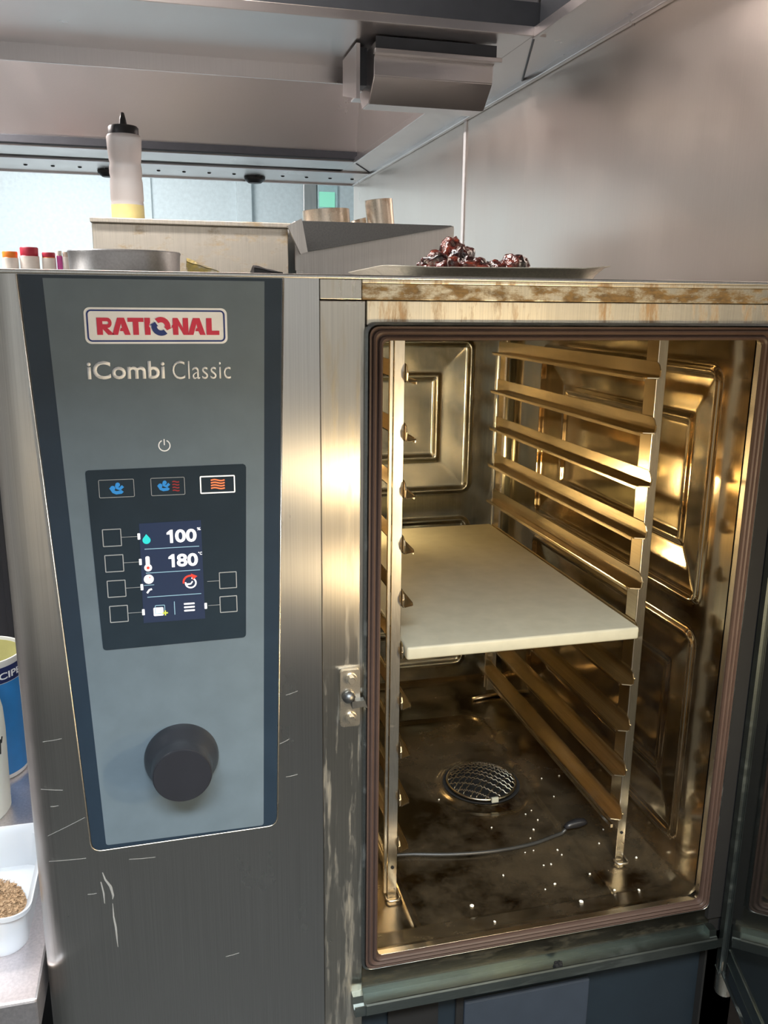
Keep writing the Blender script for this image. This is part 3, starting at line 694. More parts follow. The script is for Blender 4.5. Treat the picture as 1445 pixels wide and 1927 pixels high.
fm(flat([circ(0.0130, -0.2705, 0.0056, 26, dg(80), dg(-190)) + circ(0.0130, -0.2705, 0.0042, 26, dg(-190), dg(80)), stroke([(0.0088,-0.2715),(0.0130,-0.2715),(0.0148,-0.2690)], 0.0013)], Y3), 'fan_timer_symbol', 'lit_white', pan)
fm(flat([circ(0.0125, -0.2695, 0.0072, 16, dg(190), dg(75)) + circ(0.0125, -0.2695, 0.0054, 16, dg(75), dg(190)), [(0.0135,-0.2610),(0.0195,-0.2640),(0.0150,-0.2675)]], Y3-0.0001), 'fan_timer_symbol', 'lit_red', pan)
fm(flat([rr_pts(-0.0235, -0.0142, -0.3020, -0.2935, 0.0010)], Y3), 'program_symbol', 'lit_white', pan)
fm(flat([rr_pts(-0.0220, -0.0125, -0.3000, -0.2910, 0.0010), rr_pts(-0.0214, -0.0131, -0.2994, -0.2916, 0.0006)], Y3-0.0001), 'program_symbol', 'lit_line', pan)
fm(flat([[(-0.0152,-0.2988),(-0.0132,-0.2988),(-0.0132,-0.2970),(-0.0118,-0.2970),(-0.0118,-0.2988),(-0.0100,-0.2988),(-0.0100,-0.3002),(-0.0118,-0.3002),(-0.0118,-0.3020),(-0.0132,-0.3020),(-0.0132,-0.3002),(-0.0152,-0.3002)]], Y3-0.0003), 'program_symbol', 'lit_yellow', pan)
fm(flat([rr_pts(0.0055, 0.0158, z-0.0008, z+0.0008, 0.0006) for z in (-0.2918,-0.2953,-0.2988)], Y3), 'menu_symbol', 'lit_white', pan)
# dial
kn = NB(); lathe(kn, [(0.0372, 0.0), (0.0370, -0.004), (0.0350, -0.010), (0.0305, -0.018), (0.0292, -0.024), (0.0290, -0.036), (0.0284, -0.0372), (0.0270, -0.0376), (0.0001, -0.0376)], (-0.0040, YP, -0.4572), 'y', 72)
dial = finish(kn, 'rotary_dial', 'dial', oven, smooth=40)
df = NB(); lathe(df, [(0.0278, 0.0), (0.0275, -0.0008), (0.0001, -0.0008)], (-0.0040, YP-0.0376, -0.4572), 'y', 64); finish(df, 'dial_face', 'dial_face', dial, smooth=30)

# drip channel and lower fascia
dc = [(0.829, -0.787), (0.8235, -0.787), (0.8235, -0.796), (0.800, -0.797), (0.7985, -0.7865), (0.7975, -0.7845), (0.7960, -0.7845), (0.795, -0.7865), (0.795, -0.799), (0.797, -0.801), (0.829, -0.801)]
d_ = NB(); prism(d_, dc, 'x', 0.187, 0.645); finish(d_, 'drip_channel', 'lip', oven)
for xa, xb in ((0.1745, 0.187), (0.645, 0.655)):
    d_ = NB(); prism(d_, [(0.829, -0.786), (0.812, -0.7865), (0.8105, -0.795), (0.8055, -0.7985), (0.801, -0.7965), (0.7995, -0.789), (0.7975, -0.7885), (0.7975, -0.801), (0.803, -0.8035), (0.829, -0.8035)], 'x', xa, xb)
    finish(d_, 'channel_end', 'lip', oven)
lb = NB(); r = bmesh.ops.create_icosphere(lb, subdivisions=3, radius=0.006)
for v in lb.verts: v.co = v.co*(1+0.5*noise.noise(v.co*300)) + Vector((0.432, 0.808, -0.793))
finish(lb, 'charred_lump', 'void', oven)
finish(bx(0.19, 0.652, 0.835, 0.86, ZB, -0.80), 'lower_fascia', 'fascia', oven)
finish(bx(0.319, 0.4885, 0.828, 0.836, -0.95, -0.842, bev=0.002), 'access_cover', 'fascia2', oven)
finish(bx(0.222, 0.286, 0.831, 0.836, ZB, -0.812, bev=0.001), 'fascia_slot', 'void', oven)
finish(bx(0.309, 0.319, 0.831, 0.836, ZB, -0.812, bev=0.001), 'fascia_slot', 'void', oven)

# open door on the right
door = NB()
def dpt(u, n, z): p = HINGE + DU*u + DN*n; return (p.x, p.y, z)
def dbox(u0, u1, n0, n1, z0, z1, bev=0.0):
    bm = NB(); box(bm, 0, 1, 0, 1, 0, 1)
    for v in bm.verts: v.co = Vector(dpt(u0+(u1-u0)*v.co.x, n0+(n1-n0)*v.co.y, z0+(z1-z0)*v.co.z))
    if bev: bmesh.ops.bevel(bm, geom=bm.edges[:], offset=bev, segments=2, affect='EDGES')
    return bm
dr_ = finish(dbox(0.0, 0.50, -0.045, -0.006, -0.845, -0.02, 0.003), 'door', 'rim_dark', oven)
finish(dbox(0.004, 0.496, -0.006, 0.002, -0.842, -0.023, 0.002), 'inner_glass', 'door_glass', dr_)
finish(dbox(0.0, 0.012, -0.006, 0.006, -0.845, -0.02, 0.001), 'glass_edge', 'lip', dr_)
finish(dbox(0.45, 0.47, 0.002, 0.020, -0.45, -0.21, 0.002), 'door_lamp', 'door_lamp', dr_)
finish(dbox(0.03, 0.46, 0.002, 0.0035, -0.815, -0.795, 0.0005), 'glass_holder', 'lip', dr_)
finish(dbox(0.44, 0.475, -0.085, -0.065, -0.60, -0.20, 0.006), 'door_handle', 'black', dr_)
finish(dbox(0.45, 0.465, -0.066, -0.044, -0.58, -0.55, 0.002), 'handle_post', 'black', dr_)
finish(dbox(0.45, 0.465, -0.066, -0.044, -0.25, -0.22, 0.002), 'handle_post', 'black', dr_)
hg = NB(); lathe(hg, [(0.0001, -0.88), (0.011, -0.88), (0.012, -0.876), (0.012, -0.83), (0.010, -0.826), (0.0001, -0.826)], (0.672, 0.806, 0), seg=20); finish(hg, 'hinge', 'bolt', oven, smooth=30)

# door hinge-side plate under the door
finish(bx(0.655, 0.70, YF+0.004, 0.83, ZB, -0.80), 'hinge_cover', 'fascia', oven)

# drain guard: a woven wire dome
guard = thing('drain_guard', 'round woven wire guard sitting in the oven floor drain', 'drain strainer', (DX, DY, ZFL))
wb = NB()
Rc = DR-0.004
def bowl(x, y):
    r = math.hypot(x, y)/Rc
    return ZFL + 0.004 + 0.016*max(0, 1-r*r)
for fam in (0, 1):
    for k in range(-4, 5):
        a = math.radians(38 if fam == 0 else 142); off = k*Rc/5 + random.uniform(-.002,.002)
        pts = []
        for i in range(-14, 15):
            s = i/14; Ls = math.sqrt(max(0, Rc*Rc-off*off)); s *= Ls
            x = s*math.cos(a) - off*math.sin(a); y = s*math.sin(a) + off*math.cos(a)
            pts.append((DX+x, DY+y, bowl(x, y) + 0.0012*(1 if (i+k+fam) % 2 else -1)))
        tube(wb, pts, 0.0009, 6)
finish(wb, 'wire_mesh', 'wire', guard, smooth=True)
rg = NB(); tube(rg, [(DX+(Rc+0.001)*math.cos(2*PI*i/48), DY+(Rc+0.001)*math.sin(2*PI*i/48), ZFL+0.003) for i in range(48)], 0.0022, 8, True); finish(rg, 'guard_rim', 'wire', guard, smooth=True)
finish(bx(DX-0.005, DX+0.006, DY-Rc-0.0075, DY-Rc-0.0035, ZFL+0.001, ZFL+0.009, bev=0.0005), 'guard_clip', 'board', guard)

# ------------------------------------------------------------------ hang-in racks
PITCH, RZ0 = 0.0663, -0.0895           # ledge heights of the ten rail pairs
def make_rack(name, label, side):
    """side=+1: right rack (ledges reach left), -1: left rack"""
    X = 0.5785 if side > 0 else 0.2515
    s = -side
    t_ = thing(name, label, 'oven rack', (X, 1.18, ZFL), 'hang-in rail racks')
    for (y0, y1, zb) in ((0.930, 0.956, ZFL), (1.412, 1.436, ZFL+0.03)):
        p = NB()
        if y0 < 1: box(p, X-0.0062, X+0.0062, y0, y0+0.002, zb, ZC-0.004, 0.0006)
        else: box(p, X-0.0062, X+0.0062, y1-0.002, y1, zb, ZC-0.004, 0.0006)
        finish(p, 'post', 'rack', t_)
        xa = X + s*0.0052
        p = NB(); box(p, min(xa, xa+s*0.001), max(xa, xa+s*0.001), y0+0.002, y1, zb+0.05, ZC-0.004); finish(p, 'post_flange', 'rail', t_)
    for i in range(10):
        z = RZ0 - PITCH*i
        xw = X + s*0.0066; a, c = 0.921, 1.442
        r_ = NB()
        # vertical web with rounded front end
        w_pts = [(a+0.005, z), (c, z), (c, z+0.0205), (a+0.009, z+0.0205), (a+0.003, z+0.017), (a, z+0.011), (a+0.001, z+0.004)]
        prism(r_, w_pts, 'x', min(xw, xw+s*0.0012), max(xw, xw+s*0.0012))
        led = [(xw, a+0.003), (xw+s*0.013, a+0.008), (xw+s*0.0145, a+0.014), (xw+s*0.0145, c-0.004), (xw, c)]
        prism(r_, led, 'z', z, z+0.0012)
        prism(r_, [(xw+s*0.0135, a+0.012), (xw+s*0.0147, a+0.012), (xw+s*0.0147, c-0.004), (xw+s*0.0135, c-0.004)], 'z', z-0.003, z+0.001)
        zt = z + 0.0012; xi = xw + s*0.0145
        tube(r_, [(xw, a, z+0.011), (xw, a+0.001, z+0.003), (xw+s*0.002, a+0.002, zt), (xw+s*0.013, a+0.007, zt), (xi, a+0.014, zt), (xi, c-0.004, zt)], 0.0011, 6)
        finish(r_, 'rail', 'rail', t_)
    finish(bx(X-0.003, X+0.003, 0.956, 1.412, ZC-0.012, ZC-0.006, bev=0.0005), 'tie_bar', 'rack', t_)
    finish(bx(X-0.002, X+0.002, 0.956, 1.412, ZFL+0.035, ZFL+0.041, bev=0.0005), 'tie_bar', 'rack', t_)
    ft = NB(); tube(ft, [(X-0.009, 0.930, ZFL+0.004), (X-0.009, 0.922, ZFL+0.004), (X-0.006, 0.918, ZFL+0.004), (X+0.006, 0.918, ZFL+0.004), (X+0.009, 0.922, ZFL+0.004), (X+0.009, 0.940, ZFL+0.004)], 0.0016, 8); finish(ft, 'foot_wire', 'bolt', t_, smooth=True)
    sc_ = NB(); lathe(sc_, [(0.0001, -0.0008), (0.0022, -0.0006), (0.0022, 0.0)], (X, 0.9298, ZFL+0.045), 'y', 14); finish(sc_, 'screw_hole', 'void', t_)
    if side < 0:
        bar = NB(); box(bar, X-0.0125, X-0.0085, 0.925, 0.93, ZFL+0.012, ZC-0.004, 0.0005); finish(bar, 'hanging_bar', 'rack', t_)
    return t_
make_rack('oven_rack', 'right-hand rack with ten brown-tinted steel rails along the shiny cavity wall', 1)
make_rack('oven_rack', 'left-hand rack of the oven, its bright front post next to the door gasket', -1)
# bracket at the back for the racks
bk = NB(); box(bk, 0.575, 0.590, 1.44, 1.455, -0.60, -0.735+0.0, 0.001); finish(bk, 'rack_bracket', 'rack', oven)
bk = NB(); tube(bk, [(0.545, 1.44, -0.752), (0.575, 1.445, -0.752), (0.62, 1.45, -0.752)], 0.004, 8); finish(bk, 'rack_bracket', 'bolt', oven, smooth=True)

# board on the rails
bo = finish(bx(0.2612, 0.5688, 0.914, 1.446, -0.4183, -0.4018, bev=0.003, seg=3), 'cutting_board', 'board', None, (0.416, 1.18, -0.4197), smooth=40)
tag(bo, 'pale cream flat board resting on the middle pair of oven rails', 'board')

# probe cable
zz = ZFL+0.001
pc = thing('temperature_probe', 'dark cable with a probe handle curving across the oven floor', 'probe', (0.45, 1.0, ZFL))
ctrl = [(0.268, 1.014), (0.30, 1.010), (0.355, 0.997), (0.416, 0.990), (0.474, 0.993), (0.515, 1.003), (0.535, 1.008)]
def cr(P, n=8):
    out = []
    for i in range(len(P)-1):
        p0, p1, p2, p3 = P[max(i-1,0)], P[i], P[i+1], P[min(i+2, len(P)-1)]
        for k in range(n):
            t_ = k/n; out.append(tuple(0.5*((2*b_)+(-a+c)*t_+(2*a-5*b_+4*c-d)*t_*t_+(-a+3*b_-3*c+d)*t_**3) for a, b_, c, d in zip(p0, p1, p2, p3)))
    return out + [P[-1]]
cb = NB(); tube(cb, [(p[0], p[1], floor_f((p[0]-XL+0.004)/(XR-XL+0.006), (p[1]-Y0c+0.006)/(YBK-Y0c+0.006))[2]+0.0032) for p in cr(ctrl)], 0.0026, 8); finish(cb, 'probe_cable', 'cable', pc, smooth=True)
cb = NB(); tube(cb, [(0.533,1.0075,ZFL+0.008), (0.540,1.009,ZFL+0.010), (0.555,1.012,ZFL+0.010), (0.566,1.012,ZFL+0.010), (0.570,1.010,ZFL+0.009)], [0.003,0.0055,0.007,0.0055,0.002], 10); finish(cb, 'probe_handle', 'black', pc, smooth=True)

# rice crumbs on the oven floor
spots = [(925,1555),(1000,1523),(989,1530),(1025,1576),(1004,1559),(1012,1541),(998,1575),(988,1602),(1004,1598),(1057,1606),(1049,1597),(1023,1626),(1037,1624),(947,1645),(1044,1661),(1026,1671),(888,1702),(1093,1702),(1019,1466),(1052,1461),(1135,1562),(1210,1550),(1127,1588),(826,1501),(1202,1678),(1156,1676),(1110,1642),(1197,1615),(1042,1500),(930,1748)]
def ray(px, py):
    v = Vector(((px-722.5)/1613.5, (py-963.5)/1613.5, 1.0)); d = R.transposed() @ v; return Vector((d.x, d.z, -d.y))
crumb0 = None
for i, (px, py) in enumerate(spots):
    d = ray(px, py); k = ZFL/d.z; x, y = d.x*k, d.y*k
    zz = floor_f((x-XL+0.004)/(XR-XL+0.006), (y-Y0c+0.006)/(YBK-Y0c+0.006))[2]
    if crumb0 is None:
        cb_ = NB(); bmesh.ops.create_icosphere(cb_, subdivisions=2, radius=0.0016)
        for v in cb_.verts: v.co.x *= 1.35; v.co *= 1+0.25*noise.noise(v.co*900)
        crumb0 = finish(cb_, 'crumb', 'crumb', None, (0,0,0)); c_ = crumb0
    else:
        c_ = crumb0.copy(); COL.objects.link(c_)
    c_.location = (x, y, zz+H+0.0010); c_.rotation_euler = (0, 0, random.random()*6); s_ = random.uniform(0.5, 0.95)
    if i in (16, 17): s_ = 1.35
    c_.scale = (s_, s_, s_)
    tag(c_, 'tiny white crumb scattered on the brown oven floor', 'crumb', 'white crumbs on the oven floor')

# ------------------------------------------------------------------ things on top of the oven
OT = ZT+0.0005
# tray with a flared rim
def tray_f():
    bm = NB(); rings = []
    cx_, cy_ = 0.425, 1.215; hw, hl = 0.150, 0.20
    prof_ = [(-0.02, 0.001), (0.0, 0.001), (0.006, 0.004), (0.016, 0.0115), (0.024, 0.0135), (0.024, 0.0145), (0.015, 0.0128), (0.005, 0.0055), (0.0, 0.0028), (-0.02, 0.0028)]
    rz = Matrix.Rotation(math.radians(-4), 3, 'Z')
    for off, h in prof_:
        ring = []
        for p in rr_pts(-hw+0.024-off, hw-0.024+off, -hl+0.024-off, hl-0.024+off, 0.03+off, 8):
            q = rz @ Vector((p[0], p[1], 0)); sag = 0.0045*(abs(p[0])/hw)**2 + (0.004 if p[0] > 0.05 else 0)*(p[0]-0.05)/0.1
            ring.append(bm.verts.new((cx_+q.x, cy_+q.y, OT + h + (sag if off > 0 else 0))))
        rings.append(ring)
    n = len(rings[0])
    for k in range(len(rings)-1):
        for i in range(n): bm.faces.new((rings[k][i], rings[k][(i+1) % n], rings[k+1][(i+1) % n], rings[k+1][i]))
    bm.faces.new(list(reversed(rings[0]))); bm.faces.new(rings[-1])
    return bm
tr = finish(tray_f(), 'baking_tray', 'tray', None, (0.425, 1.215, OT), smooth=30)
tag(tr, 'shallow worn metal tray holding glazed meat on top of the oven', 'tray')
def meat(c, r, label, seed, s=(1,1,1)):
    bm = NB(); bmesh.ops.create_icosphere(bm, subdivisions=5, radius=1.0)
    for v in bm.verts:
        d = v.co.normalized()
        q = 1 + 0.30*noise.noise(d*1.8+Vector((seed,0,0))) + 0.13*noise.noise(d*4+Vector((0,seed,0))) + 0.04*noise.noise(d*9+Vector((0,0,seed)))
        v.co = Vector((d.x*s[0], d.y*s[1], d.z*s[2]))*q*r
        v.co.z = max(v.co.z, -r*0.42)
        v.co += Vector(c)
    o = finish(bm, 'glazed_meat', 'meat', None, (c[0], c[1], c[2]-r*0.42), smooth=True)
    tag(o, label, 'meat', 'glazed meat pieces on the tray')
mz = OT+0.003
def mp(px, Y): d = ray(px, 500); return d.x/d.y*Y
meat((mp(826,1.13), 1.13, mz+0.0115), 0.026, 'dark glazed meat piece at the left end of the pile', 1.3, (1.1,1.1,0.95))
meat((mp(855,1.17), 1.17, mz+0.017), 0.031, 'tallest peaked piece of glazed meat in the pile', 4.1, (0.9,1.0,1.2))
meat((mp(892,1.12), 1.12, mz+0.010), 0.022, 'low shiny meat piece right of the peaked one', 7.7, (1.2,1.0,0.9))
meat((mp(938,1.14), 1.14, mz+0.010), 0.017, 'small reddish meat piece in the gap beside the rightmost lump', 9.2, (1.0,1.0,1.1))
meat((mp(968,1.14), 1.14, mz+0.012), 0.023, 'rounded dark red meat lump at the right end of the pile', 12.4, (1.05,1.0,1.0))

# round tin
rt = NB()
cR = 0.0615; cx_, cy_ = mp(236, 1.08), 1.08
lathe_open(rt, [(cR-0.001, 0), (cR, 0.002), (cR+0.001, 0.024), (cR+0.0018, 0.0268), (cR+0.0012, 0.0280), (cR-0.0008, 0.0270), (cR-0.0018, 0.024), (cR-0.0025, 0.003), (0.01, 0.003), (0.01, 0)], (cx_, cy_, OT))
o = finish(rt, 'round_tin', 'pan', None, (cx_, cy_, OT), smooth=35); tag(o, 'shallow round grey metal tin on the oven top behind the control panel', 'cake tin')
# crumpled foil and black scrap
def scrap(name, x0, x1, zl, zr, Y, mat, label, cat, depth=0.05):
    bm = NB(); n = 10; V = []
    for i in range(n+1):
        t_ = i/n; row = []
        for j in range(5):
            x = x0+(x1-x0)*t_; y = Y + depth*j/4; z = OT + 0.001 + (zl*(1-t_)+zr*t_)*(1-abs(j-1.2)/5)*1.0
            z += 0.0015*noise.noise(Vector((x*80, y*80, 3)))
            row.append(bm.verts.new((x, y, max(z, OT+0.0008))))
        V.append(row)
    for i in range(n):
        for j in range(4): bm.faces.new((V[i][j], V[i+1][j], V[i+1][j+1], V[i][j+1]))
    r = bmesh.ops.extrude_face_region(bm, geom=bm.faces[:])
    for v in [e for e in r['geom'] if isinstance(e, bmesh.types.BMVert)]: v.co.z -= 0.0007
    # front skirt down to the surface
    A = [V[i][0] for i in range(n+1)]; B = [bm.verts.new((v.co.x, v.co.y, OT)) for v in A]
    for i in range(n): bm.faces.new((A[i], A[i+1], B[i+1], B[i]))
    o = finish(bm, name, mat, None, (x0, Y, OT)); tag(o, label, cat); return o
scrap('foil_scrap', mp(352,1.0), mp(412,1.0), 0.020, 0.006, 1.0, 'foil', 'crumpled yellow-stained foil scrap right of the round tin', 'foil')
scrap('black_cloth', mp(478,1.0), mp(532,1.0), 0.013, 0.006, 1.0, 'black', 'small folded black cloth on the oven top near the panel corner', 'cloth')

# ------------------------------------------------------------------ equipment behind the oven
def at(px, py, Y): d = ray(px, py); return d*(Y/d.y)
ap = thing('fryer_cabinet', 'tall grease-stained stainless cabinet behind the oven with a squeeze bottle on top', 'cabinet', (0.07, 1.95, FZ))
finish(bx(-0.122, 0.245, 1.76, 2.15, FZ, 0.133, bev=0.002), 'cabinet_body', 'app', ap)
finish(bx(-0.124, 0.250, 1.75, 2.16, 0.1335, 0.1425, bev=0.0015), 'top_cap', 'app', ap)
ap2 = thing('steel_cabinet', 'light steel cabinet with sloping plate in a shade-darkened tone, right of the stained one', 'cabinet', (0.43, 1.95, FZ))
finish(bx(0.262, 0.598, 1.79, 2.15, FZ, 0.150, bev=0.002), 'cabinet_body', 'app_clean', ap2)
fl = NB(); tl, tr2, bl_ = at(560,416,1.78), at(846,419,1.78), at(572,475,1.78); br_ = at(848,427,1.78)
prism(fl, [(tl.x, tl.z), (tr2.x, tl.z), (br_.x, br_.z), (bl_.x, bl_.z)], 'y', 1.77, 1.789); finish(fl, 'sloping_plate', 'wedge', ap2)
a1, a2, a3, a4 = at(536,428,1.775), at(562,414,1.775), at(573,476,1.775), at(560,480,1.775)
fl = NB(); prism(fl, [(a1.x, a1.z), (a2.x, a2.z), (a3.x, a3.z), (a4.x, a4.z)], 'y', 1.735, 1.747); finish(fl, 'end_flange', 'app_clean', ap2)
finish(bx(0.262, 0.278, 1.775, 1.79, FZ, 0.055, bev=0.001), 'corner_strip', 'app_clean', ap2)

# squeeze bottle
sb = thing('squeeze_bottle', 'clear squeeze bottle with yellow oil and dark nozzle cap', 'bottle', (-0.057, 1.82, 0.1425))
k = NB(); lathe(k, [(0.0001, 0.0282), (0.0305, 0.0282), (0.0305, 0.032), (0.0295, 0.034), (0.031, 0.038), (0.0305, 0.070), (0.0290, 0.078), (0.0305, 0.086), (0.0300, 0.098), (0.0285, 0.104), (0.0300, 0.112), (0.0315, 0.128), (0.0325, 0.150), (0.0300, 0.154), (0.0001, 0.154)], (-0.057, 1.82, 0.1428), seg=48)
sbb = finish(k, 'bottle_body', 'bottle', sb, smooth=50)
k = NB(); lathe(k, [(0.0001, 0.0), (0.029, 0.0), (0.031, 0.004), (0.0308, 0.028), (0.0001, 0.028)], (-0.057, 1.82, 0.1430), seg=40); finish(k, 'oil', 'oil', sb, smooth=30)
k = NB(); lathe(k, [(0.0001, 0.152), (0.0280, 0.152), (0.0280, 0.167), (0.0255, 0.170), (0.0001, 0.171)], (-0.057, 1.82, 0.1428), seg=40); finish(k, 'cap', 'black', sb, smooth=40)
k = NB(); lathe(k, [(0.0001, 0.170), (0.008, 0.170), (0.006, 0.182), (0.003, 0.194), (0.0001, 0.195)], (-0.057, 1.82, 0.1428), seg=20); finish(k, 'nozzle', 'black', sb, smooth=60)

# ring moulds on the right cabinet
def ring(px, Y, r, h, tilt, label):
    p = at(px, 415, Y); k = NB(); T = Matrix.Rotation(math.radians(tilt), 3, 'Y')
    base = 0.1505 + abs(math.sin(math.radians(tilt)))*r
    lathe_open(k, [(r, 0), (r, h), (r-0.001, h+0.0005), (r-0.002, h), (r-0.002, 0), (r-0.001, -0.0005)], (p.x, Y, base), 40, T)
    o = finish(k, 'ring_mould', 'mould', None, (p.x, Y, 0.1505), smooth=40); tag(o, label, 'ring mould', 'metal ring moulds on the steel cabinet')
ring(615, 1.90, 0.050, 0.029, -4, 'wide low steel ring mould leaning left on the cabinet')
ring(716, 1.88, 0.030, 0.052, -6, 'tall narrow steel ring mould on the cabinet, nearest the wall')
ring(683, 1.97, 0.024, 0.018, -14, 'small low steel ring mould between the wide and the tall ones')

# spice jars on a shelf beyond
shelf = thing('gantry_shelf', 'raised steel shelf behind the oven carrying spice jars, mostly hidden', 'shelf', (-0.45, 2.4, FZ))
finish(bx(-0.95, -0.14, 2.25, 2.55, 0.045, 0.055, bev=0.001), 'shelf_board', 'app_clean', shelf)
for x in (-0.93, -0.17):
    finish(bx(x, x+0.02, 2.38, 2.42, FZ, 0.045), 'shelf_post', 'app_clean', shelf)
def jar(px0, px1, pyt, lidh, mat, lidmat, label, lab='white_label'):
    Y = 2.32; a, c = at(px0, pyt, Y), at(px1, pyt, Y); r = (c.x-a.x)/2; top = a.z; z0 = 0.0555
    t_ = thing('spice_jar', label, 'jar', ((a.x+c.x)/2, Y, z0), 'spice jars beyond the oven')
    cc = ((a.x+c.x)/2, Y, 0)
    k = NB(); lathe(k, [(0.0001, z0), (r*0.96, z0), (r, z0+0.003), (r, top-lidh-0.002), (r*0.9, top-lidh), (0.0001, top-lidh)], cc, seg=32); finish(k, 'jar_body', mat, t_, smooth=40)
    k = NB(); lathe(k, [(0.0001, top-lidh), (r*0.95, top-lidh), (r*0.97, top-0.002), (r*0.90, top), (0.0001, top)], cc, seg=32); finish(k, 'jar_lid', lidmat, t_, smooth=40)
    k = NB(); lathe_open(k, [(r+0.0004, z0+0.006), (r+0.0004, top-lidh-0.002), (r+0.0001, top-lidh-0.002), (r+0.0001, z0+0.006)], cc, 32); finish(k, 'jar_label', lab, t_, smooth=40)
jar(3, 33, 473, 0.013, 'orange', 'orange', 'orange-capped spice jar, leftmost of the row')
jar(36, 72, 465, 0.019, 'red_lid', 'red_lid', 'tallest spice jar with dark red top and cream label')
jar(78, 104, 475, 0.011, 'orange', 'red_lid', 'spice jar with red band, right of the tallest jar')
jar(106, 116, 472, 0.010, 'clear_jar', 'white_label', 'slim clear spice jar with pink label', 'pink')
jar(117, 130, 474, 0.010, 'clear_jar', 'clear_jar', 'slim brownish spice jar next to the round tin')

# far shelf unit glimpsed through the gap: green-lit window
fw = [at(572,352,6.2), at(640,410,6.2)]
wn = finish(bx(fw[0].x, fw[0].x+0.09, 6.225, 6.245, 0.10, 1.0, bev=0.003), 'window_frame', 'app_clean', window)
M['green'] = emit('green_glow', (0.25,0.85,0.55), 0.5, (0.3,0.6,0.5)); M['pane'] = plain('pale_pane', (0.55,0.72,0.74), 0.2)
finish(bx(fw[0].x+0.10, fw[0].x+0.24, 6.23, 6.245, 0.10, 1.0, bev=0.002), 'pane', 'pane', window)
finish(bx(fw[0].x+0.11, fw[0].x+0.22, 6.222, 6.229, 0.62, 0.72, bev=0.002), 'green_light', 'green', window)

# ------------------------------------------------------------------ counter on the left
CZ = -0.70
cn = thing('steel_counter', 'stainless steel worktop at the lower left beside the oven', 'counter', (-0.5, 1.2, FZ))
finish(bx(-1.1, -0.1595, 0.795, 1.55, CZ-0.04, CZ, bev=0.003), 'worktop', 'counter', cn)
finish(bx(-1.1, -1.06, 0.84, 0.88, FZ, CZ-0.04), 'leg', 'counter', cn)
finish(bx(-0.24, -0.20, 0.90, 0.94, FZ, CZ-0.04), 'leg', 'counter', cn)
finish(bx(-1.1, -1.06, 1.47, 1.51, FZ, CZ-0.04), 'leg', 'counter', cn)
finish(bx(-0.24, -0.20, 1.47, 1.51, FZ, CZ-0.04), 'leg', 'counter', cn)
# black backdrop unit beyond the counter
bu = thing('black_cabinet', 'black cabinet front standing behind the counter at the left edge', 'cabinet', (-0.6, 1.62, FZ))
finish(bx(-1.1, -0.165, 1.58, 1.75, FZ, -0.03, bev=0.003), 'cabinet_body', 'black', bu)
for i in range(4): finish(bx(-0.30+i*0.035, -0.29+i*0.035, 1.572, 1.580, -0.70, -0.06, bev=0.001), 'vertical_rib', 'black', bu)

# plastic tub with seasoning
def ptub(name, x0, x1, y0, y1, z0, z1, taper, mat):
    bm = NB(); rings = []
    P = [(0,0.0,-taper),(0,0.003,-taper+0.002),(0,z1-z0-0.008,-0.003),(0,z1-z0-0.006,0.002),(0,z1-z0,0.003),(0,z1-z0,0.0015),(0,z1-z0-0.008,-0.0045),(0,0.004,-taper+0.0005),(0,0.0015,-taper-0.002)]
    for _, h, off in P:
        rings.append([bm.verts.new((p[0], p[1], z0+h)) for p in rr_pts(x0-off, x1+off, y0-off, y1+off, 0.022, 8)])
    n = len(rings[0])
    for k in range(len(rings)-1):
        for i in range(n): bm.faces.new((rings[k][i], rings[k][(i+1) % n], rings[k+1][(i+1) % n], rings[k+1][i]))
    bm.faces.new(list(reversed(rings[0]))); bm.faces.new(rings[-1])
    return bm
tb = finish(ptub('x', -0.302, -0.174, 0.858, 1.028, CZ+0.0005, CZ+0.056, 0.008, 'tub_plastic'), 'plastic_container', 'tub_plastic', None, (-0.24, 0.94, CZ), smooth=40)
tag(tb, 'open frosted plastic container on the counter, holding seasoning', 'container')
sd = NB()
for i in range(1500):
    a = random.random()*2*PI; r_ = math.sqrt(random.random()); x = -0.236+0.046*r_*math.cos(a); y = 0.935+0.060*r_*math.sin(a)
    z = CZ + 0.005 + 0.020*(1-r_**1.6) + random.random()*0.002
    v = [sd.verts.new(Vector((x, y, z)) + Vector((random.uniform(-1,1), random.uniform(-1,1), random.uniform(-.6,.6)))*0.0027) for _ in range(4)]
    for f in ((0,1,2),(0,2,3),(0,3,1),(1,3,2)):
        q = sd.faces.new([v[j] for j in f]); q.material_index = 1 if i % 5 == 0 else 0
md = NB(); lathe(md, [(0.0001, 0.022), (0.012, 0.020), (0.028, 0.013), (0.040, 0.006), (0.046, 0.002), (0.0001, 0.002)], (-0.236, 0.938, CZ+0.001), seg=32)
for v in md.verts: v.co.y = 0.938+(v.co.y-0.938)*1.25
mtmp = bpy.data.meshes.new('m'); md.to_mesh(mtmp); md.free(); sd.from_mesh(mtmp); bpy.data.meshes.remove(mtmp)
o = finish(sd, 'seasoning', 'seed', None, (-0.236, 0.938, CZ+0.002), mats=['salt']); tag(o, 'heap of brown and pale seasoning flakes inside the plastic container', 'seasoning', kind='stuff')

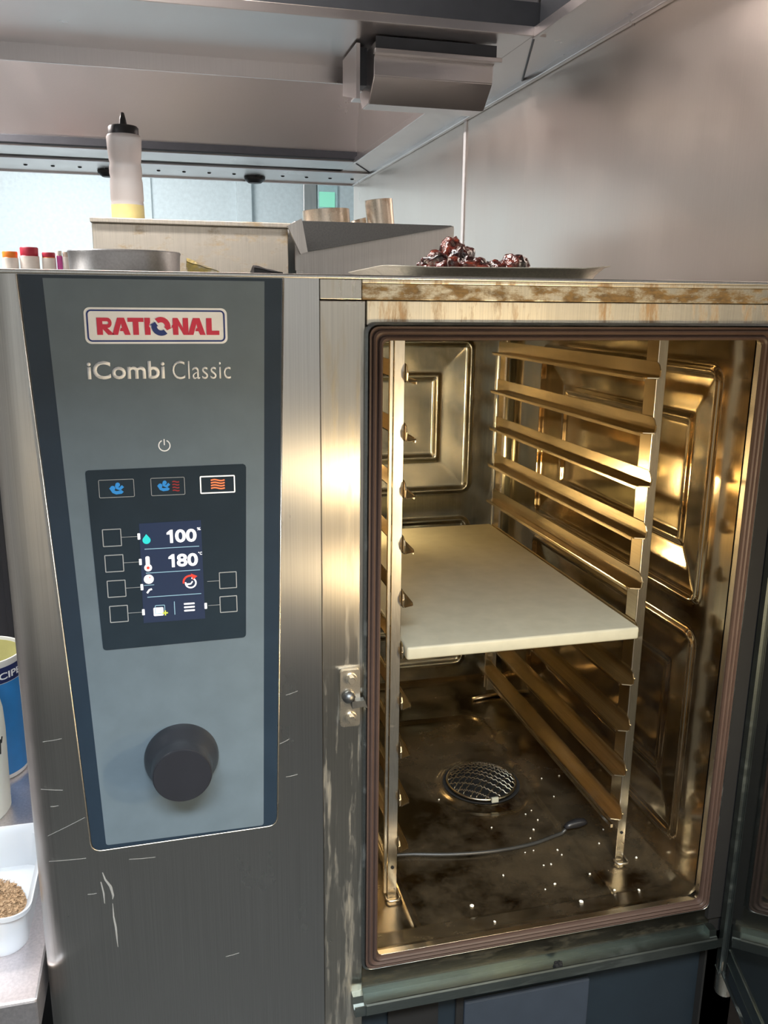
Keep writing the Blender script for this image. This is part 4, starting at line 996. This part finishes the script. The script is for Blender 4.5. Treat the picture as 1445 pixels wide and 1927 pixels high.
# milky jug with marker scribble
jg = thing('plastic_jug', 'tall milky plastic tub with black marker writing at the left edge', 'jug', (-0.292, 1.162, CZ))
k = NB(); lathe(k, [(0.0001, 0.0), (0.047, 0.0), (0.051, 0.006), (0.0535, 0.120), (0.0525, 0.150), (0.048, 0.176), (0.0455, 0.183), (0.0001, 0.184)], (-0.292, 1.162, CZ+0.0005), seg=48); jb = finish(k, 'jug_body', 'jug', jg, smooth=50)
def on_jug(a, z, e=0.0006):
    r_ = 0.0528 + e - (0.0528-0.052)*(0.12-min(z,0.12))*0 ; return (-0.292 + (r_+0.0004)*math.cos(a), 1.162 + (r_+0.0004)*math.sin(a), CZ+z)
for seg in ([(-0.95,0.092),(-0.85,0.100),(-0.72,0.094),(-0.86,0.088),(-0.94,0.082)], [(-0.64,0.104),(-0.58,0.112),(-0.56,0.090)], [(-0.66,0.093),(-0.50,0.098)], [(-0.46,0.108),(-0.38,0.118),(-0.42,0.098)], [(-0.34,0.112),(-0.28,0.120)]):
    k = NB(); tube(k, [on_jug(a, z) for a, z in seg], 0.0011, 6); finish(k, 'marker_writing', 'ink', jb)
# blue labelled tin
tn = thing('paper_tub', 'round tub with blue label and yellow inside behind the milky jug', 'tub', (-0.288, 1.285, CZ))
k = NB(); lathe_open(k, [(0.052, 0), (0.0535, 0.002), (0.0590, 0.185), (0.0605, 0.187), (0.0605, 0.190), (0.058, 0.190), (0.0570, 0.184), (0.0515, 0.004), (0.0001, 0.004), (0.0001, 0)], (-0.288, 1.285, CZ+0.0005), 48); finish(k, 'tub_body', 'tin_white', tn, smooth=40)
k = NB(); lathe_open(k, [(0.0539, 0.008), (0.0583, 0.155), (0.0579, 0.155), (0.0535, 0.008)], (-0.288, 1.285, CZ), 48); finish(k, 'blue_label', 'blue_label', tn, smooth=40)
k = NB(); lathe_open(k, [(0.0584, 0.156), (0.0592, 0.180), (0.0588, 0.180), (0.0580, 0.156)], (-0.288, 1.285, CZ), 48); nl = finish(k, 'navy_label', 'navy_label', tn, smooth=40)
k = NB(); lathe_open(k, [(0.0575, 0.186), (0.0560, 0.150), (0.0555, 0.150), (0.0570, 0.186)], (-0.288, 1.285, CZ), 48); finish(k, 'yellow_lining', 'yellow', tn, smooth=40)
tm = text_mesh('RECIPE', 0.02)
xs = [v.co.x for v in tm.vertices]; w_ = max(xs)-min(xs)
for v in tm.vertices:
    a = -1.35 + (v.co.x-min(xs))/w_*1.05; z = 0.162 + v.co.y*0.014; r_ = 0.0590
    v.co = (-0.288 + r_*math.cos(a), 1.285 + r_*math.sin(a), CZ+z)
finish(tm, 'label_lettering', 'white_print', nl)
# stray straws on the counter
for (pts, lab) in (([(-0.205,1.075),(-0.185,1.09),(-0.165,1.085)], 'thin pale stray fibre on the counter, farther one'), ([(-0.200,1.055),(-0.185,1.06),(-0.165,1.05)], 'thin pale stray fibre on the counter, nearer the container')):
    k = NB(); tube(k, [(p[0], p[1], CZ+0.0008) for p in pts], 0.0006, 5); o = finish(k, 'stray_fibre', 'salt', None, (pts[1][0], pts[1][1], CZ)); tag(o, lab, 'fibre', 'stray fibres on the counter')

# scratches and scuffs on the front sheet
def mark(pts, wd, name='scratch', mat='scuff'):
    P = []
    for px, py in pts:
        d = ray(px, py)*(YF/ray(px, py).y); P.append((d.x, d.z))
    finish(flat([stroke(P, wd)], YF-0.00035, 0.0003), name, mat, oven)
M['scuff'] = plain('dull_scuff', (0.27,0.265,0.25), 0.6)
for (x0, y0, x1, y1) in ((80,1396,116,1390),(77,1485,118,1487),(92,1621,162,1615),(160,1538,90,1573),(538,1462,560,1457),(538,1308,560,1300),(425,1800,450,1793),(165,1683,182,1681),(526,1400,545,1390),(95,1518,110,1516),(243,1617,292,1613)):
    mark([(x0, y0), ((x0+x1)/2, (y0+y1)/2+0.6), (x1, y1)], 0.0003)
def smear(pts, w):
    P = []
    for px, py in pts:
        d = ray(px, py)*(YF/ray(px, py).y); P.append((d.x, d.z))
    n = len(P); L = []; Rr = []
    for i, p in enumerate(P):
        k = math.sin(PI*(i+0.3)/(n-0.4))*w*(0.6+random.random()*0.6)
        L.append((p[0]-k, p[1])); Rr.append((p[0]+k, p[1]))
    finish(flat([L+Rr[::-1]], YF-0.00035, 0.0003), 'scuff_mark', 'scuff', oven)
smear([(193,1642),(198,1655),(208,1668),(213,1685),(212,1692)], 0.0018)
smear([(190,1660),(195,1680),(197,1700)], 0.0013)
smear([(212,1700),(214,1725),(218,1745),(220,1765),(222,1782)], 0.0013)
